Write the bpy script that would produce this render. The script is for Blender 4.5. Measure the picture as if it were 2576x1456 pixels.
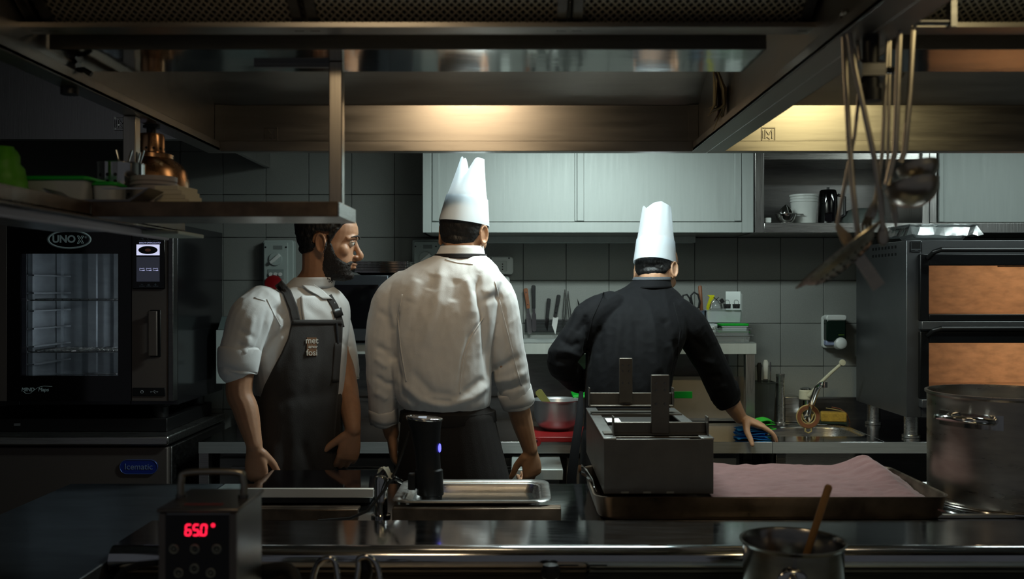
import bpy, bmesh, math, random
import numpy as np
from mathutils import Vector, Matrix, noise
from mathutils.bvhtree import BVHTree
for o in list(bpy.data.objects): bpy.data.objects.remove(o)
S = bpy.context.scene
COL = S.collection
# ------------------------------------------------------------------ camera, world, exposure
CAMZ, F, VX, VY = 1.5, 2400.0, 1300.0, 728.0
cam = bpy.data.cameras.new('camera'); camo = bpy.data.objects.new('camera', cam); COL.objects.link(camo)
camo.location = (0, 0, CAMZ); camo.rotation_euler = (math.pi/2, 0, 0)
cam.sensor_width = 36; cam.lens = F/2576*36; cam.shift_x = -(VX-1288)/2576
cam.clip_start = 0.05; cam.clip_end = 50
cam.dof.use_dof = True; cam.dof.focus_distance = 3.35; cam.dof.aperture_fstop = 3.4
S.camera = camo
W = bpy.data.worlds.new('world'); S.world = W; W.use_nodes = True
W.node_tree.nodes['Background'].inputs[0].default_value = (0.80, 0.84, 0.92, 1)
W.node_tree.nodes['Background'].inputs[1].default_value = 0.055
S.view_settings.view_transform = 'Standard'; S.view_settings.look = 'None'
S.view_settings.gamma = 1; S.view_settings.use_curve_mapping = False
S.view_settings.exposure = 0.0
# lamp powers (the lamps themselves are built further down)
REAR_W, HOOD_W, HOOD2_W, NEAR_W = 22.0, 1.4, 1.6, .8

# ------------------------------------------------------------------ helpers
def P(x, y, Z): return Vector(((x-VX)*Z/F, Z, CAMZ-(y-VY)*Z/F))
def lin(c):
    return tuple((v/12.92 if v <= .04045 else ((v+.055)/1.055)**2.4) for v in c)
def hexc(h): h = h.lstrip('#'); return lin(tuple(int(h[i:i+2], 16)/255 for i in (0, 2, 4)))
R = math.radians
class MB:
    def __init__(s): s.v = []; s.f = []
    def add(s, vs, fs):
        n = len(s.v); s.v += [Vector(v) for v in vs]; s.f += [tuple(i+n for i in f) for f in fs]; return s
    def box(s, a, b, M=None):
        (x0, y0, z0), (x1, y1, z1) = a, b
        vs = [Vector(p) for p in ((x0,y0,z0),(x1,y0,z0),(x1,y1,z0),(x0,y1,z0),(x0,y0,z1),(x1,y0,z1),(x1,y1,z1),(x0,y1,z1))]
        if M: vs = [M @ v for v in vs]
        return s.add(vs, [(0,3,2,1),(4,5,6,7),(0,1,5,4),(1,2,6,5),(2,3,7,6),(3,0,4,7)])
    def rings(s, rs, cap=True, closed=False):
        n = len(rs[0]); vs = [p for r in rs for p in r]; fs = []
        m = len(rs)
        for i in range(m if closed else m-1):
            k = (i+1) % m
            for j in range(n):
                fs.append((i*n+j, i*n+(j+1) % n, k*n+(j+1) % n, k*n+j))
        if cap and not closed: fs += [tuple(range(n))[::-1], tuple((m-1)*n+j for j in range(n))]
        return s.add(vs, fs)
    def tube(s, pts, r, n=10, closed=False, flat=1.0, up=None):
        pts = [Vector(p) for p in pts]; m = len(pts)
        rr = r if hasattr(r, '__len__') else [r]*m
        rs = []; ref = None
        for i in range(m):
            if closed: t = pts[(i+1) % m]-pts[i-1]
            else: t = pts[min(i+1, m-1)]-pts[max(i-1, 0)]
            t.normalize()
            if ref is None:
                ref = Vector(up) if up else (Vector((0,0,1)) if abs(t.z) < .9 else Vector((1,0,0)))
            u = (ref-t*ref.dot(t)); u.normalize() if u.length > 1e-6 else None
            w = t.cross(u); ref = u
            rs.append([pts[i]+(u*math.cos(2*math.pi*k/n)*flat+w*math.sin(2*math.pi*k/n))*rr[i] for k in range(n)])
        return s.rings(rs, True, closed)
    def cyl(s, a, b, r, r2=None, n=20): return s.tube([a, b], [r, r if r2 is None else r2], n)
    def lathe(s, prof, c=(0,0,0), n=28, axis=None, sx=1, sy=1):
        c = Vector(c); rs = []
        q = Vector((0,0,1)).rotation_difference(Vector(axis)) if axis else None
        for r, z in prof:
            ring = []
            for k in range(n):
                v = Vector((r*sx*math.cos(2*math.pi*k/n), r*sy*math.sin(2*math.pi*k/n), z))
                ring.append(c+(q @ v if q else v))
            rs.append(ring)
        return s.rings(rs)
    def prism(s, poly, O, U, V, N, d):
        O, U, V, N = map(Vector, (O, U, V, N)); n = len(poly)
        a = [O+U*p[0]+V*p[1] for p in poly]
        return s.rings([a, [p+N*d for p in a]])
    def ell(s, c, r, M=None, n=16, m=10):
        c = Vector(c); rs = []
        for i in range(m+1):
            t = math.pi*i/m; t = min(max(t, .02), math.pi-.02)
            ring = []
            for k in range(n):
                v = Vector((r[0]*math.sin(t)*math.cos(2*math.pi*k/n), r[1]*math.sin(t)*math.sin(2*math.pi*k/n), r[2]*math.cos(t)))
                ring.append(c+(M @ v if M else v))
            rs.append(ring)
        return s.rings(rs)
    def limb(s, pts, rad, n=14, sub=6):
        pts = [Vector(p) for p in pts]; m = len(pts); pp = []; rr = []
        for i in range(m-1):
            p0, p1, p2, p3 = pts[max(i-1,0)], pts[i], pts[i+1], pts[min(i+2, m-1)]
            for k in range(sub):
                t = k/sub
                pp.append(.5*((2*p1)+(p2-p0)*t+(2*p0-5*p1+4*p2-p3)*t*t+(3*p1-p0-3*p2+p3)*t**3))
                e = t*t*(3-2*t); rr.append(rad[i]*(1-e)+rad[i+1]*e)
        pp.append(pts[-1]); rr.append(rad[-1])
        d0 = (pp[0]-pp[1]).normalized(); d1 = (pp[-1]-pp[-2]).normalized()
        A = [(pp[0]+d0*rr[0]*math.sin(a), rr[0]*math.cos(a)) for a in (1.45, 1.1, .75, .4)]
        B = [(pp[-1]+d1*rr[-1]*math.sin(a), rr[-1]*math.cos(a)) for a in (.4, .75, 1.1, 1.45)]
        return s.tube([a[0] for a in A]+pp+[b[0] for b in B], [a[1] for a in A]+rr+[b[1] for b in B], n)
    def mesh(s, name, org=(0,0,0), smooth=None):
        me = bpy.data.meshes.new(name); org = Vector(org)
        me.from_pydata([v-org for v in s.v], [], s.f)
        bm = bmesh.new(); bm.from_mesh(me); bmesh.ops.recalc_face_normals(bm, faces=bm.faces); bm.to_mesh(me); bm.free()
        if smooth is not None:
            me.polygons.foreach_set('use_smooth', [True]*len(me.polygons)); me.set_sharp_from_angle(angle=R(smooth))
        return me
    def build(s, name, m, parent=None, smooth=35, bevel=0, seg=2, org=None):
        me = s.mesh(name, org if org is not None else (wloc(parent) if parent else (0,0,0)), smooth)
        o = link(name, me, m, parent)
        if org is not None and not parent: o.location = org
        if bevel:
            b = o.modifiers.new('bevel', 'BEVEL'); b.width = bevel; b.segments = seg; b.limit_method = 'ANGLE'; b.angle_limit = R(40)
            b.harden_normals = False
        return o
def wloc(o):
    v = Vector((0,0,0))
    while o: v += Vector(o.location); o = o.parent
    return v
def link(name, me, m, parent=None):
    o = bpy.data.objects.new(name, me); COL.objects.link(o)
    if m is not None:
        me.materials.clear(); me.materials.append(m)
    if parent: o.parent = parent
    return o
def tag(o, label=None, cat=None, group=None, kind=None):
    if label: o['label'] = label
    if cat: o['category'] = cat
    if group: o['group'] = group
    if kind: o['kind'] = kind
    return o
def thing(name, label, cat, loc, group=None):
    o = bpy.data.objects.new(name, None); COL.objects.link(o); o.location = loc; o.empty_display_size = .05
    return tag(o, label, cat, group)
def boxobj(name, a, b, m, parent=None, bevel=.002): return MB().box(a, b).build(name, m, parent, bevel=bevel)
def struct(o): o['kind'] = 'structure'; return o
def copy_tree(o, loc=None, parent=None):
    c = o.copy(); COL.objects.link(c); c.parent = parent
    if loc is not None: c.location = loc
    for ch in list(o.children): copy_tree(ch, None, c)
    return c
def text(name, s, size, m, parent, O, U=(1,0,0), V=(0,0,1), ext=.0004, shear=0, bold=0):
    cu = bpy.data.curves.new(name, 'FONT'); cu.body = s; cu.size = size; cu.extrude = ext; cu.align_x = 'CENTER'; cu.align_y = 'CENTER'
    cu.shear = shear; cu.offset = bold; cu.resolution_u = 4
    t = bpy.data.objects.new('tmp', cu); COL.objects.link(t)
    dg = bpy.context.evaluated_depsgraph_get(); me = bpy.data.meshes.new_from_object(t.evaluated_get(dg))
    bpy.data.objects.remove(t)
    U = Vector(U).normalized(); V = Vector(V).normalized(); N = U.cross(V)
    M = Matrix((U, V, N)).transposed().to_4x4(); M.translation = Vector(O)-wloc(parent)
    me.transform(M); me.name = name
    return link(name, me, m, parent)
def rrect(w, h, r, n=5):
    pts = []
    for cx, cy, a0 in ((w/2-r, h/2-r, 0), (-w/2+r, h/2-r, 90), (-w/2+r, -h/2+r, 180), (w/2-r, -h/2+r, 270)):
        for k in range(n+1):
            a = R(a0+90*k/n); pts.append((cx+r*math.cos(a), cy+r*math.sin(a)))
    return pts
def plate(name, O, w, h, r, d, m, parent, U=(1,0,0), V=(0,0,1), N=(0,-1,0), bevel=0):
    return MB().prism(rrect(w, h, r), O, U, V, N, d).build(name, m, parent, bevel=bevel)
def solid(o, th, off=1):
    q = o.modifiers.new('solid', 'SOLIDIFY'); q.thickness = th; q.offset = off; return o
def subd(o, n=2):
    q = o.modifiers.new('sub', 'SUBSURF'); q.levels = n; q.render_levels = n; return o

# ------------------------------------------------------------------ materials
MATS = {}
def nodes(name):
    m = bpy.data.materials.new(name); m.use_nodes = True; nt = m.node_tree; b = nt.nodes['Principled BSDF']
    return m, nt, b
def mat(name, col, rough=.5, metal=0, bump=0, bscale=40, var=0, vscale=8, em=None, es=0, stretch=(1,1,1), spec=None, coat=0, sheen=0, sss=0, rvar=0, trans=0, coords='Object'):
    if name in MATS: return MATS[name]
    m, nt, b = nodes(name); L = nt.links
    c = hexc(col) if isinstance(col, str) else col
    b.inputs['Base Color'].default_value = (*c, 1); b.inputs['Roughness'].default_value = rough; b.inputs['Metallic'].default_value = metal
    if spec is not None: b.inputs['Specular IOR Level'].default_value = spec
    b.inputs['Coat Weight'].default_value = coat; b.inputs['Sheen Weight'].default_value = sheen
    if sss: b.inputs['Subsurface Weight'].default_value = sss; b.inputs['Subsurface Radius'].default_value = (.008, .003, .0015); b.inputs['Subsurface Scale'].default_value = 1
    if trans: b.inputs['Transmission Weight'].default_value = trans
    if em: b.inputs['Emission Color'].default_value = (*(hexc(em) if isinstance(em, str) else em), 1); b.inputs['Emission Strength'].default_value = es
    tc = nt.nodes.new('ShaderNodeTexCoord'); mp = nt.nodes.new('ShaderNodeMapping'); mp.inputs['Scale'].default_value = stretch
    L.new(tc.outputs[coords], mp.inputs[0])
    if bump:
        n = nt.nodes.new('ShaderNodeTexNoise'); n.inputs['Scale'].default_value = bscale; n.inputs['Detail'].default_value = 4
        bp = nt.nodes.new('ShaderNodeBump'); bp.inputs['Strength'].default_value = bump; bp.inputs['Distance'].default_value = .004
        L.new(mp.outputs[0], n.inputs['Vector']); L.new(n.outputs[0], bp.inputs['Height']); L.new(bp.outputs[0], b.inputs['Normal'])
    if var or rvar:
        n = nt.nodes.new('ShaderNodeTexNoise'); n.inputs['Scale'].default_value = vscale; n.inputs['Detail'].default_value = 5; n.inputs['Roughness'].default_value = .65
        L.new(mp.outputs[0], n.inputs['Vector'])
        if var:
            r = nt.nodes.new('ShaderNodeValToRGB'); r.color_ramp.elements[0].position = .3; r.color_ramp.elements[1].position = .72
            r.color_ramp.elements[0].color = (*[v*(1-var) for v in c], 1); r.color_ramp.elements[1].color = (*[min(1, v*(1+var*.6)) for v in c], 1)
            L.new(n.outputs[0], r.inputs[0]); L.new(r.outputs[0], b.inputs['Base Color'])
        if rvar:
            q = nt.nodes.new('ShaderNodeMapRange'); q.inputs[1].default_value = .3; q.inputs[2].default_value = .7
            q.inputs[3].default_value = max(.02, rough-rvar); q.inputs[4].default_value = rough+rvar
            L.new(n.outputs[0], q.inputs[0]); L.new(q.outputs[0], b.inputs['Roughness'])
    MATS[name] = m; return m
def clear(name, tint=(1,1,1), gloss=.06, rough=.03, haze=0, hcol=(.8,.85,.85)):
    if name in MATS: return MATS[name]
    m, nt, b = nodes(name); L = nt.links; out = nt.nodes['Material Output']
    t = nt.nodes.new('ShaderNodeBsdfTransparent'); t.inputs[0].default_value = (*tint, 1)
    b.inputs['Base Color'].default_value = (*hcol, 1); b.inputs['Roughness'].default_value = .4
    g = nt.nodes.new('ShaderNodeBsdfGlossy'); g.inputs['Roughness'].default_value = rough
    lw = nt.nodes.new('ShaderNodeFresnel'); lw.inputs[0].default_value = 1.45
    m1 = nt.nodes.new('ShaderNodeMixShader'); m1.inputs[0].default_value = haze; L.new(t.outputs[0], m1.inputs[1]); L.new(b.outputs[0], m1.inputs[2])
    m2 = nt.nodes.new('ShaderNodeMixShader'); L.new(lw.outputs[0], m2.inputs[0]); L.new(m1.outputs[0], m2.inputs[1]); L.new(g.outputs[0], m2.inputs[2])
    L.new(m2.outputs[0], out.inputs[0]); MATS[name] = m; return m
def emit(name, col, s):
    if name in MATS: return MATS[name]
    m, nt, b = nodes(name); c = hexc(col) if isinstance(col, str) else col
    b.inputs['Base Color'].default_value = (0.02,0.02,0.02,1); b.inputs['Emission Color'].default_value = (*c, 1); b.inputs['Emission Strength'].default_value = s
    MATS[name] = m; return m
steel_h = mat('brushed_steel_horizontal', (.56,.55,.53), .30, 1, bump=.06, bscale=6, var=.12, vscale=6, rvar=.07, stretch=(1.2, 40, 60))
steel_v = mat('brushed_steel_vertical', (.56,.55,.53), .32, 1, bump=.06, bscale=6, var=.12, vscale=6, rvar=.07, stretch=(60, 40, 1.2))
steel_hood = mat('hood_steel', (.37,.345,.31), .38, 1, bump=.03, bscale=5, var=.12, vscale=3, rvar=.05, stretch=(1.0, 8, 14))
steel_cab = mat('cabinet_door_steel', (.40,.435,.415), .55, .45, bump=.05, bscale=6, var=.08, vscale=4, rvar=.05, stretch=(18, 18, 1))
steel_shiny = mat('polished_steel', (.62,.61,.59), .10, 1, var=.06, vscale=10)
steel_top = mat('worktop_steel', (.60,.61,.63), .11, 1, bump=.02, bscale=5, var=.12, vscale=7, rvar=.03, stretch=(1.2, 8, 8))
steel_mirror = mat('mirror_shelf_steel', (.50,.51,.49), .09, 1, bump=.15, bscale=4, var=.12, vscale=4, stretch=(1, 2, 2))
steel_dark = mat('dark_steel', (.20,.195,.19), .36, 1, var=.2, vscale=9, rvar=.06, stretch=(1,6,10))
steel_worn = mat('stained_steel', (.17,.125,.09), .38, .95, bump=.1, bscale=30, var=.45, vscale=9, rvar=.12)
steel_box = mat('bead_blasted_steel', (.20,.18,.155), .42, .95, bump=.05, bscale=60, var=.15, vscale=12)
oven_panel = mat('anodised_grey_panel', '#6e655f', .45, .5, bump=.04, bscale=300)
edge_steel = mat('lightened_edge_steel', (.42,.43,.42), .5, .55, var=.12, vscale=6, stretch=(1,10,20))  # paler and less metallic, standing in for reflections on the counter fronts
black_gloss = mat('black_glass', '#070608', .06, 0, spec=.6)
black_mat = mat('black_plastic', '#0b0b0c', .45, 0, bump=.03, bscale=200)
black_soft = mat('black_rubber', '#101011', .7, 0)
white_pl = mat('white_plastic', '#c8cbc6', .38)
grey_pl = mat('grey_green_plastic', '#9aa5a0', .45, var=.05, vscale=20)
red_pl = mat('red_plastic', '#8e1a1c', .42, bump=.05, bscale=90)
green_pl = mat('green_plastic', '#12a02c', .38)
copper = mat('copper_lamp', (.60,.33,.17), .26, 1, var=.35, vscale=14, rvar=.06)
brass_dark = mat('tarnished_utensil_steel', (.52,.47,.40), .30, 1, var=.18, vscale=6, rvar=.06)
wood = mat('spoon_wood', '#9a6f3e', .6, bump=.1, bscale=60, var=.25, vscale=20, stretch=(6,6,1))
wood_red = mat('handle_wood', '#7d4a2a', .5, var=.3, vscale=30, stretch=(4,4,1))
skin = mat('skin', '#a87d60', .52, bump=.06, bscale=160, var=.13, vscale=30, sss=.12)
skin2 = mat('skin_pale', '#b48a6c', .52, bump=.06, bscale=160, var=.12, vscale=30, sss=.12)
hair_m = mat('dark_hair', '#0d0b0a', .55, bump=.6, bscale=220, var=.5, vscale=120, stretch=(1,1,.35))
beard_m = mat('dark_beard', '#1c140f', .65, bump=.6, bscale=300, var=.5, vscale=200)
cloth_w = mat('white_cotton', '#d3d5d6', .85, bump=.10, bscale=350, sheen=.1, var=.04, vscale=12)
cloth_w2 = mat('white_cotton_warm', '#d2d1d0', .85, bump=.10, bscale=350, sheen=.1, var=.04, vscale=12)
cloth_k = mat('black_cotton', '#07080c', .8, spec=.15, bump=.12, bscale=350, sheen=.02, var=.15, vscale=15)
cloth_apron = mat('charcoal_apron_cotton', '#2d2a29', .85, bump=.14, bscale=320, sheen=.1, var=.12, vscale=15)
cloth_brown = mat('brown_apron_cotton', '#130e0c', .9, bump=.14, bscale=320, var=.12, vscale=15)
trouser_m = mat('black_trouser_cotton', '#111113', .9, bump=.1, bscale=300)
paper_hat = mat('paper_hat', '#e9eef2', .75, bump=.03, bscale=200, var=.02, vscale=20)
def _translucent(m, f):
    nt = m.node_tree; b = nt.nodes['Principled BSDF']; t = nt.nodes.new('ShaderNodeBsdfTranslucent'); t.inputs[0].default_value = (.88,.93,.97,1)
    x = nt.nodes.new('ShaderNodeMixShader'); x.inputs[0].default_value = f
    nt.links.new(b.outputs[0], x.inputs[1]); nt.links.new(t.outputs[0], x.inputs[2]); nt.links.new(x.outputs[0], nt.nodes['Material Output'].inputs[0])
_translucent(paper_hat, .55)
paper = mat('paper_napkin', '#cfc8b2', .9, bump=.1, bscale=120)
pink_cloth = mat('dusty_pink_towel', '#84605e', .95, bump=.25, bscale=260, var=.12, vscale=14, sheen=.2)
blue_cloth = mat('blue_microfibre', '#1f8fe8', .9, bump=.3, bscale=300)
clear_pl = clear('clear_plastic', (.93,.96,.96), haze=.16)
frost_pl = clear('frosted_plastic', (.85,.88,.88), haze=.5)
pane = clear('oven_glass', (.75,.78,.80))
film = clear('cling_film', (.95,.97,.97), haze=.10, rough=.12)
water_m = mat('water', (.03,.032,.03), .03, 0, spec=.5)
# ------------------------------------------------------------------ the room
tile_grey = mat('grey_speckled_tile', '#7f817c', .48, bump=.05, bscale=160, var=.16, vscale=260)
grout = mat('grout', '#5a5b58', .9)
wallp = mat('painted_wall', '#6c6c68', .8)
floor_m = mat('floor_quarry_tile', '#5a524b', .6, var=.2, vscale=6)
YW = 4.46
struct(boxobj('floor', (-3.0, -.6, -.06), (3.2, YW+.1, 0), floor_m))
struct(boxobj('ceiling', (-3.0, .9, 2.86), (3.2, YW+.1, 2.92), wallp))
struct(boxobj('wall_left', (-3.06, .9, 0), (-3.0, YW+.1, 2.86), wallp))
struct(boxobj('wall_right', (3.2, .9, 0), (3.26, YW+.1, 2.86), wallp))
wb = struct(boxobj('wall_back', (-3.0, YW, 0), (3.2, YW+.1, 2.86), grout))
tile0 = None
for i in range(-9, 12):
    for k in range(-4, 5):
        x0 = .03+.2*i; z0 = 1.5425+.2*k
        if tile0 is None:
            t = MB().box((.0012, -.012, .0012), (.1988, .0, .1988)).build('tile', tile_grey, None, bevel=.0012, seg=1); tile0 = t
        else:
            t = tile0.copy(); COL.objects.link(t)
        t.parent = wb; t.location = (x0, YW, z0)
YT = YW-.012   # tile face

# ------------------------------------------------------------------ extraction hoods over the island
HZ = 1.93
filt = None
def make_filter_mat():
    m, nt, b = nodes('mesh_filter'); L = nt.links
    tc = nt.nodes.new('ShaderNodeTexCoord'); 
    def wave(rot):
        mp = nt.nodes.new('ShaderNodeMapping'); mp.inputs['Rotation'].default_value = (0, R(rot), 0); mp.inputs['Scale'].default_value = (1,0,1)
        w = nt.nodes.new('ShaderNodeTexWave'); w.bands_direction = 'X'; w.inputs['Scale'].default_value = 40
        L.new(tc.outputs['Object'], mp.inputs[0]); L.new(mp.outputs[0], w.inputs[0]); return w
    w1, w2 = wave(58), wave(-58)
    mx = nt.nodes.new('ShaderNodeMath'); mx.operation = 'MAXIMUM'; L.new(w1.outputs[1], mx.inputs[0]); L.new(w2.outputs[1], mx.inputs[1])
    r = nt.nodes.new('ShaderNodeValToRGB'); r.color_ramp.elements[0].position = .55; r.color_ramp.elements[1].position = .95
    r.color_ramp.elements[0].color = (.03,.028,.024,1); r.color_ramp.elements[1].color = (.55,.50,.40,1)
    L.new(mx.outputs[0], r.inputs[0]); L.new(r.outputs[0], b.inputs['Base Color'])
    bp = nt.nodes.new('ShaderNodeBump'); bp.inputs['Strength'].default_value = .6; bp.inputs['Distance'].default_value = .004
    L.new(mx.outputs[0], bp.inputs['Height']); L.new(bp.outputs[0], b.inputs['Normal'])
    b.inputs['Metallic'].default_value = .8; b.inputs['Roughness'].default_value = .45
    return m
filter_m = make_filter_mat()
hood_lamp_m = emit('hood_lamp_glow', (1.0, .78, .48), 6.0)
def emblem(parent, x, z, Y, s=.040, m=None):
    mb = MB(); t = .0035
    for (a, b) in (((0,0),(1,0)), ((1,0),(1,1)), ((1,1),(0,1)), ((0,1),(0,0)), ((.27,.15),(.27,.85)), ((.27,.85),(.55,.45)), ((.55,.45),(.8,.85)), ((.8,.85),(.8,.15)), ((.1,.75),(.1,.2)), ((.4,.3),(.62,.12))):
        A = Vector((x+(a[0]-.5)*s, Y, z+(a[1]-.5)*s)); B = Vector((x+(b[0]-.5)*s, Y, z+(b[1]-.5)*s))
        mb.tube([A, B], t*.55, 6)
    return mb.build('embossed_emblem', m or steel_hood, parent)
def hood(name, label, X0, X1, lampx, lampw, watt, emx, lcol, fx, nearx):
    h = thing(name, label, 'extractor hood', (X0, 1.12, HZ))
    Yn, Yf, T = 1.12, 2.95, 2.60
    # outer shell: far skin, near skin, two side walls, top
    MB().box((X0-.03, Yf, HZ+.004), (X1+.03, Yf+.02, T+.05)).build('far_wall', steel_hood, h)
    MB().box((X0-.03, Yn-.02, HZ), (X1+.03, Yn, T+.05)).build('near_wall', steel_hood, h)
    MB().box((X0-.03, Yn, HZ+.004), (X0, Yf, T+.05)).build('side_wall', steel_hood, h, bevel=.002)
    MB().box((X1, Yn, HZ+.004), (X1+.03, Yf, T+.05)).build('side_wall', steel_hood, h, bevel=.002)
    MB().box((X0, Yn, T), (X1, Yf, T+.04)).build('top_panel', steel_hood, h)
    # rim channel round the bottom edge
    MB().box((X0-.03, Yf-.018, HZ-.006), (X1+.03, Yf+.02, HZ+.004)).box((X0-.03, Yf-.022, HZ-.006), (X1+.03, Yf-.018, HZ+.026)).build('rim_channel', steel_hood, h, bevel=.0015)
    for xs in (X0, X1):
        s = 1 if xs == X0 else -1
        q = MB().box((min(xs-.03*s, xs+.02*s), Yn, HZ-.006), (max(xs-.03*s, xs+.02*s), Yf-.018, HZ+.004))
        q.box((min(xs+.016*s, xs+.02*s), Yn, HZ-.006), (max(xs+.016*s, xs+.02*s), Yf-.03, HZ+.022))
        q.build('rim_channel', steel_hood, h, bevel=.0015)
    # inner panels on the far side
    MB().box((X0, Yf-.012, HZ+.026), (X1, Yf-.002, HZ+.138)).build('inner_panel', steel_hood, h, bevel=.0015)
    for e in (X0+.001, X1-.03): MB().box((e, Yf-.017, HZ+.026), (e+.029, Yf-.012, HZ+.138)).build('corner_strip', steel_hood, h)
    MB().prism([(Yf-.012, HZ+.138), (2.65, 2.218), (2.65, 2.228), (Yf-.012, HZ+.15)], (X0,0,0), (0,1,0), (0,0,1), (1,0,0), X1-X0).build('sloped_panel', steel_hood, h)
    MB().prism([(1.838, 1.991), (1.785, 1.991), (1.785, 2.000), (1.789, 2.000), (1.789, 1.994), (1.834, 1.994), (1.834, 2.010), (1.838, 2.010)], (X0,0,0), (0,1,0), (0,0,1), (1,0,0), X1-X0).build('grease_channel', steel_hood, h)
    # filters, leaning at 45 degrees
    MB().prism([(2.65, 2.218), (2.63, 2.60), (2.64, 2.60), (2.66, 2.228)], (X0,0,0), (0,1,0), (0,0,1), (1,0,0), X1-X0).build('upper_panel', steel_hood, h)
    MB().prism([(1.840, 1.995), (1.99, 2.60), (2.0, 2.60), (1.846, 1.995)], (X0,0,0), (0,1,0), (0,0,1), (1,0,0), X1-X0).build('baffle', steel_hood, h)
    n = len(fx)-1
    for i in range(n):
        a, b = fx[i], fx[i+1]
        f = MB().prism([(1.815, 1.998), (1.38, 2.275), (1.390, 2.291), (1.825, 2.014)], (a+.006,0,0), (0,1,0), (0,0,1), (1,0,0), b-a-.012).build('filter_panel', filter_m, h)
        for e in (a+.006, b-.024):
            MB().prism([(1.812, 1.990), (1.372, 2.270), (1.380, 2.283), (1.820, 2.003)], (e,0,0), (0,1,0), (0,0,1), (1,0,0), .018).build('filter_frame', steel_dark, f)
    # lamp
    LY, LZ_ = 2.30, 2.285
    l = MB().box((lampx-lampw/2-.03, LY-.06, LZ_), (lampx+lampw/2+.03, LY+.05, LZ_+.045)).box((lampx-.02, LY-.03, LZ_+.045), (lampx+.02, LY+.0, T)).build('lamp_housing', steel_hood, h, bevel=.003)
    MB().box((lampx-lampw/2, LY-.05, LZ_-.008), (lampx+lampw/2, LY+.04, LZ_)).build('lamp_diffuser', hood_lamp_m, l)
    la = bpy.data.lights.new('hood_lamp_light', 'AREA'); la.shape = 'RECTANGLE'; la.size = lampw; la.size_y = .09; la.energy = watt; la.color = lcol
    lo = bpy.data.objects.new('hood_lamp_light', la); COL.objects.link(lo); lo.parent = l
    lo.location = Vector((lampx, LY, LZ_-.014))-wloc(l)
    lo.rotation_euler = (R(58), 0, 0); la.spread = R(84)
    l2 = MB().box((nearx-.16, 1.13, 2.14), (nearx+.16, 1.24, 2.18)).box((nearx-.02, 1.17, 2.18), (nearx+.02, 1.21, T)).build('lamp_housing', steel_hood, h, bevel=.003)
    MB().box((nearx-.14, 1.14, 2.132), (nearx+.14, 1.23, 2.14)).build('lamp_diffuser', hood_lamp_m, l2)
    la = bpy.data.lights.new('hood_lamp_light', 'AREA'); la.shape = 'RECTANGLE'; la.size = .28; la.size_y = .09; la.energy = NEAR_W; la.color = lcol
    lo = bpy.data.objects.new('hood_lamp_light', la); COL.objects.link(lo); lo.parent = l2; lo.location = Vector((nearx, 1.185, 2.126))-wloc(l2); lo.rotation_euler = (R(32), 0, 0)
    for ex in emx: emblem(h, ex, HZ+.048, Yf-.0135)
    return h
hood('extractor_hood', 'wide steel extractor hood with mesh filters over the left of the island', -.929, .559, -.17, .31, HOOD_W, (-.757,), (1, .75, .47), (-.927, -.894, -.3975, .099, .557), -.35)
h2 = hood('extractor_hood', 'steel extractor hood with golden lit panel, right of the slanting hood edge', .619, 2.15, 1.05, .31, HOOD2_W, (.774,), (1, .85, .42), (.64, 1.14, 1.64, 2.14), .95)

# dark drain valves hanging in the hood corners
def valve(x, y, Z, label):
    c = P(x, y, Z); v = thing('drain_valve', label, 'valve', c)
    MB().cyl(c+Vector((0,0,-.035)), c+Vector((0,0,.06)), .014).cyl(c+Vector((0,0,-.05)), c+Vector((0,0,-.03)), .018).build('body', black_mat, v)
    MB().cyl(c+Vector((-.02,0,0)), c+Vector((.02,0,0)), .02, n=6).build('nut', steel_dark, v)
    MB().tube([c+Vector((.0,0,.0)), c+Vector((.035,-.01,0)), c+Vector((.05,-.01,-.01))], .006).build('lever', black_mat, v)
valve(175, 178, 2.0, 'dark drain valve near the left hood edge')
valve(2190, 180, 1.60, 'dark drain valve behind the hanging ladles')

# ------------------------------------------------------------------ wall hood over the combi oven
hl = thing('oven_hood', 'blue-grey steel wall hood above the combi oven', 'extractor hood', (-1.9, 3.6, 2.067))
MB().box((-2.9, 3.6, 2.067), (-1.15, 3.62, 2.86)).build('front_panel', steel_v, hl)
MB().box((-1.17, 3.62, 2.067), (-1.15, YT-.002, 2.86)).build('side_wall', steel_v, hl)
MB().box((-2.9, 3.62, 2.25), (-1.17, YT-.002, 2.27)).build('inner_panel', steel_dark, hl)
MB().box((-2.9, 3.62, 2.067), (-1.17, 3.64, 2.085)).build('rim_channel', steel_h, hl)
emblem(hl, P(305,310,3.6).x, P(305,310,3.6).z, 3.597, .05, steel_shiny)

# ------------------------------------------------------------------ fluorescent lamp over the aisle behind the hoods
tube_m = emit('fluorescent_tube', (.86, 1.0, .97), 6.0)
def batten(x0, x1, watt, label, Y=3.27, z=2.27):
    b = thing('ceiling_lamp', label, 'lamp', ((x0+x1)/2, Y, z))
    MB().box((x0-.04, Y-.05, z+.03), (x1+.04, Y+.05, z+.09)).build('housing', white_pl, b, bevel=.006)
    for x in (x0+.1, x1-.1): MB().cyl((x, Y, z+.09), (x, Y, 2.858), .006).build('suspension_rod', steel_dark, b)
    for dy in (-.025, .025):
        MB().cyl((x0, Y+dy, z+.014), (x1, Y+dy, z+.014), .013, n=12).build('tube', tube_m, b)
    la = bpy.data.lights.new('tube_light', 'AREA'); la.shape = 'RECTANGLE'; la.size = x1-x0; la.size_y = .09; la.energy = watt; la.color = (.84, 1.0, .98)
    lo = bpy.data.objects.new('tube_light', la); COL.objects.link(lo); lo.parent = b; lo.location = (0, 0, -.004)
    return b
batten(-.05, .60, REAR_W, 'twin fluorescent lamp hung over the aisle in front of the bright cabinets')
batten(1.85, 2.65, REAR_W*.3, 'twin fluorescent lamp hung over the aisle by the deck oven')
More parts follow.
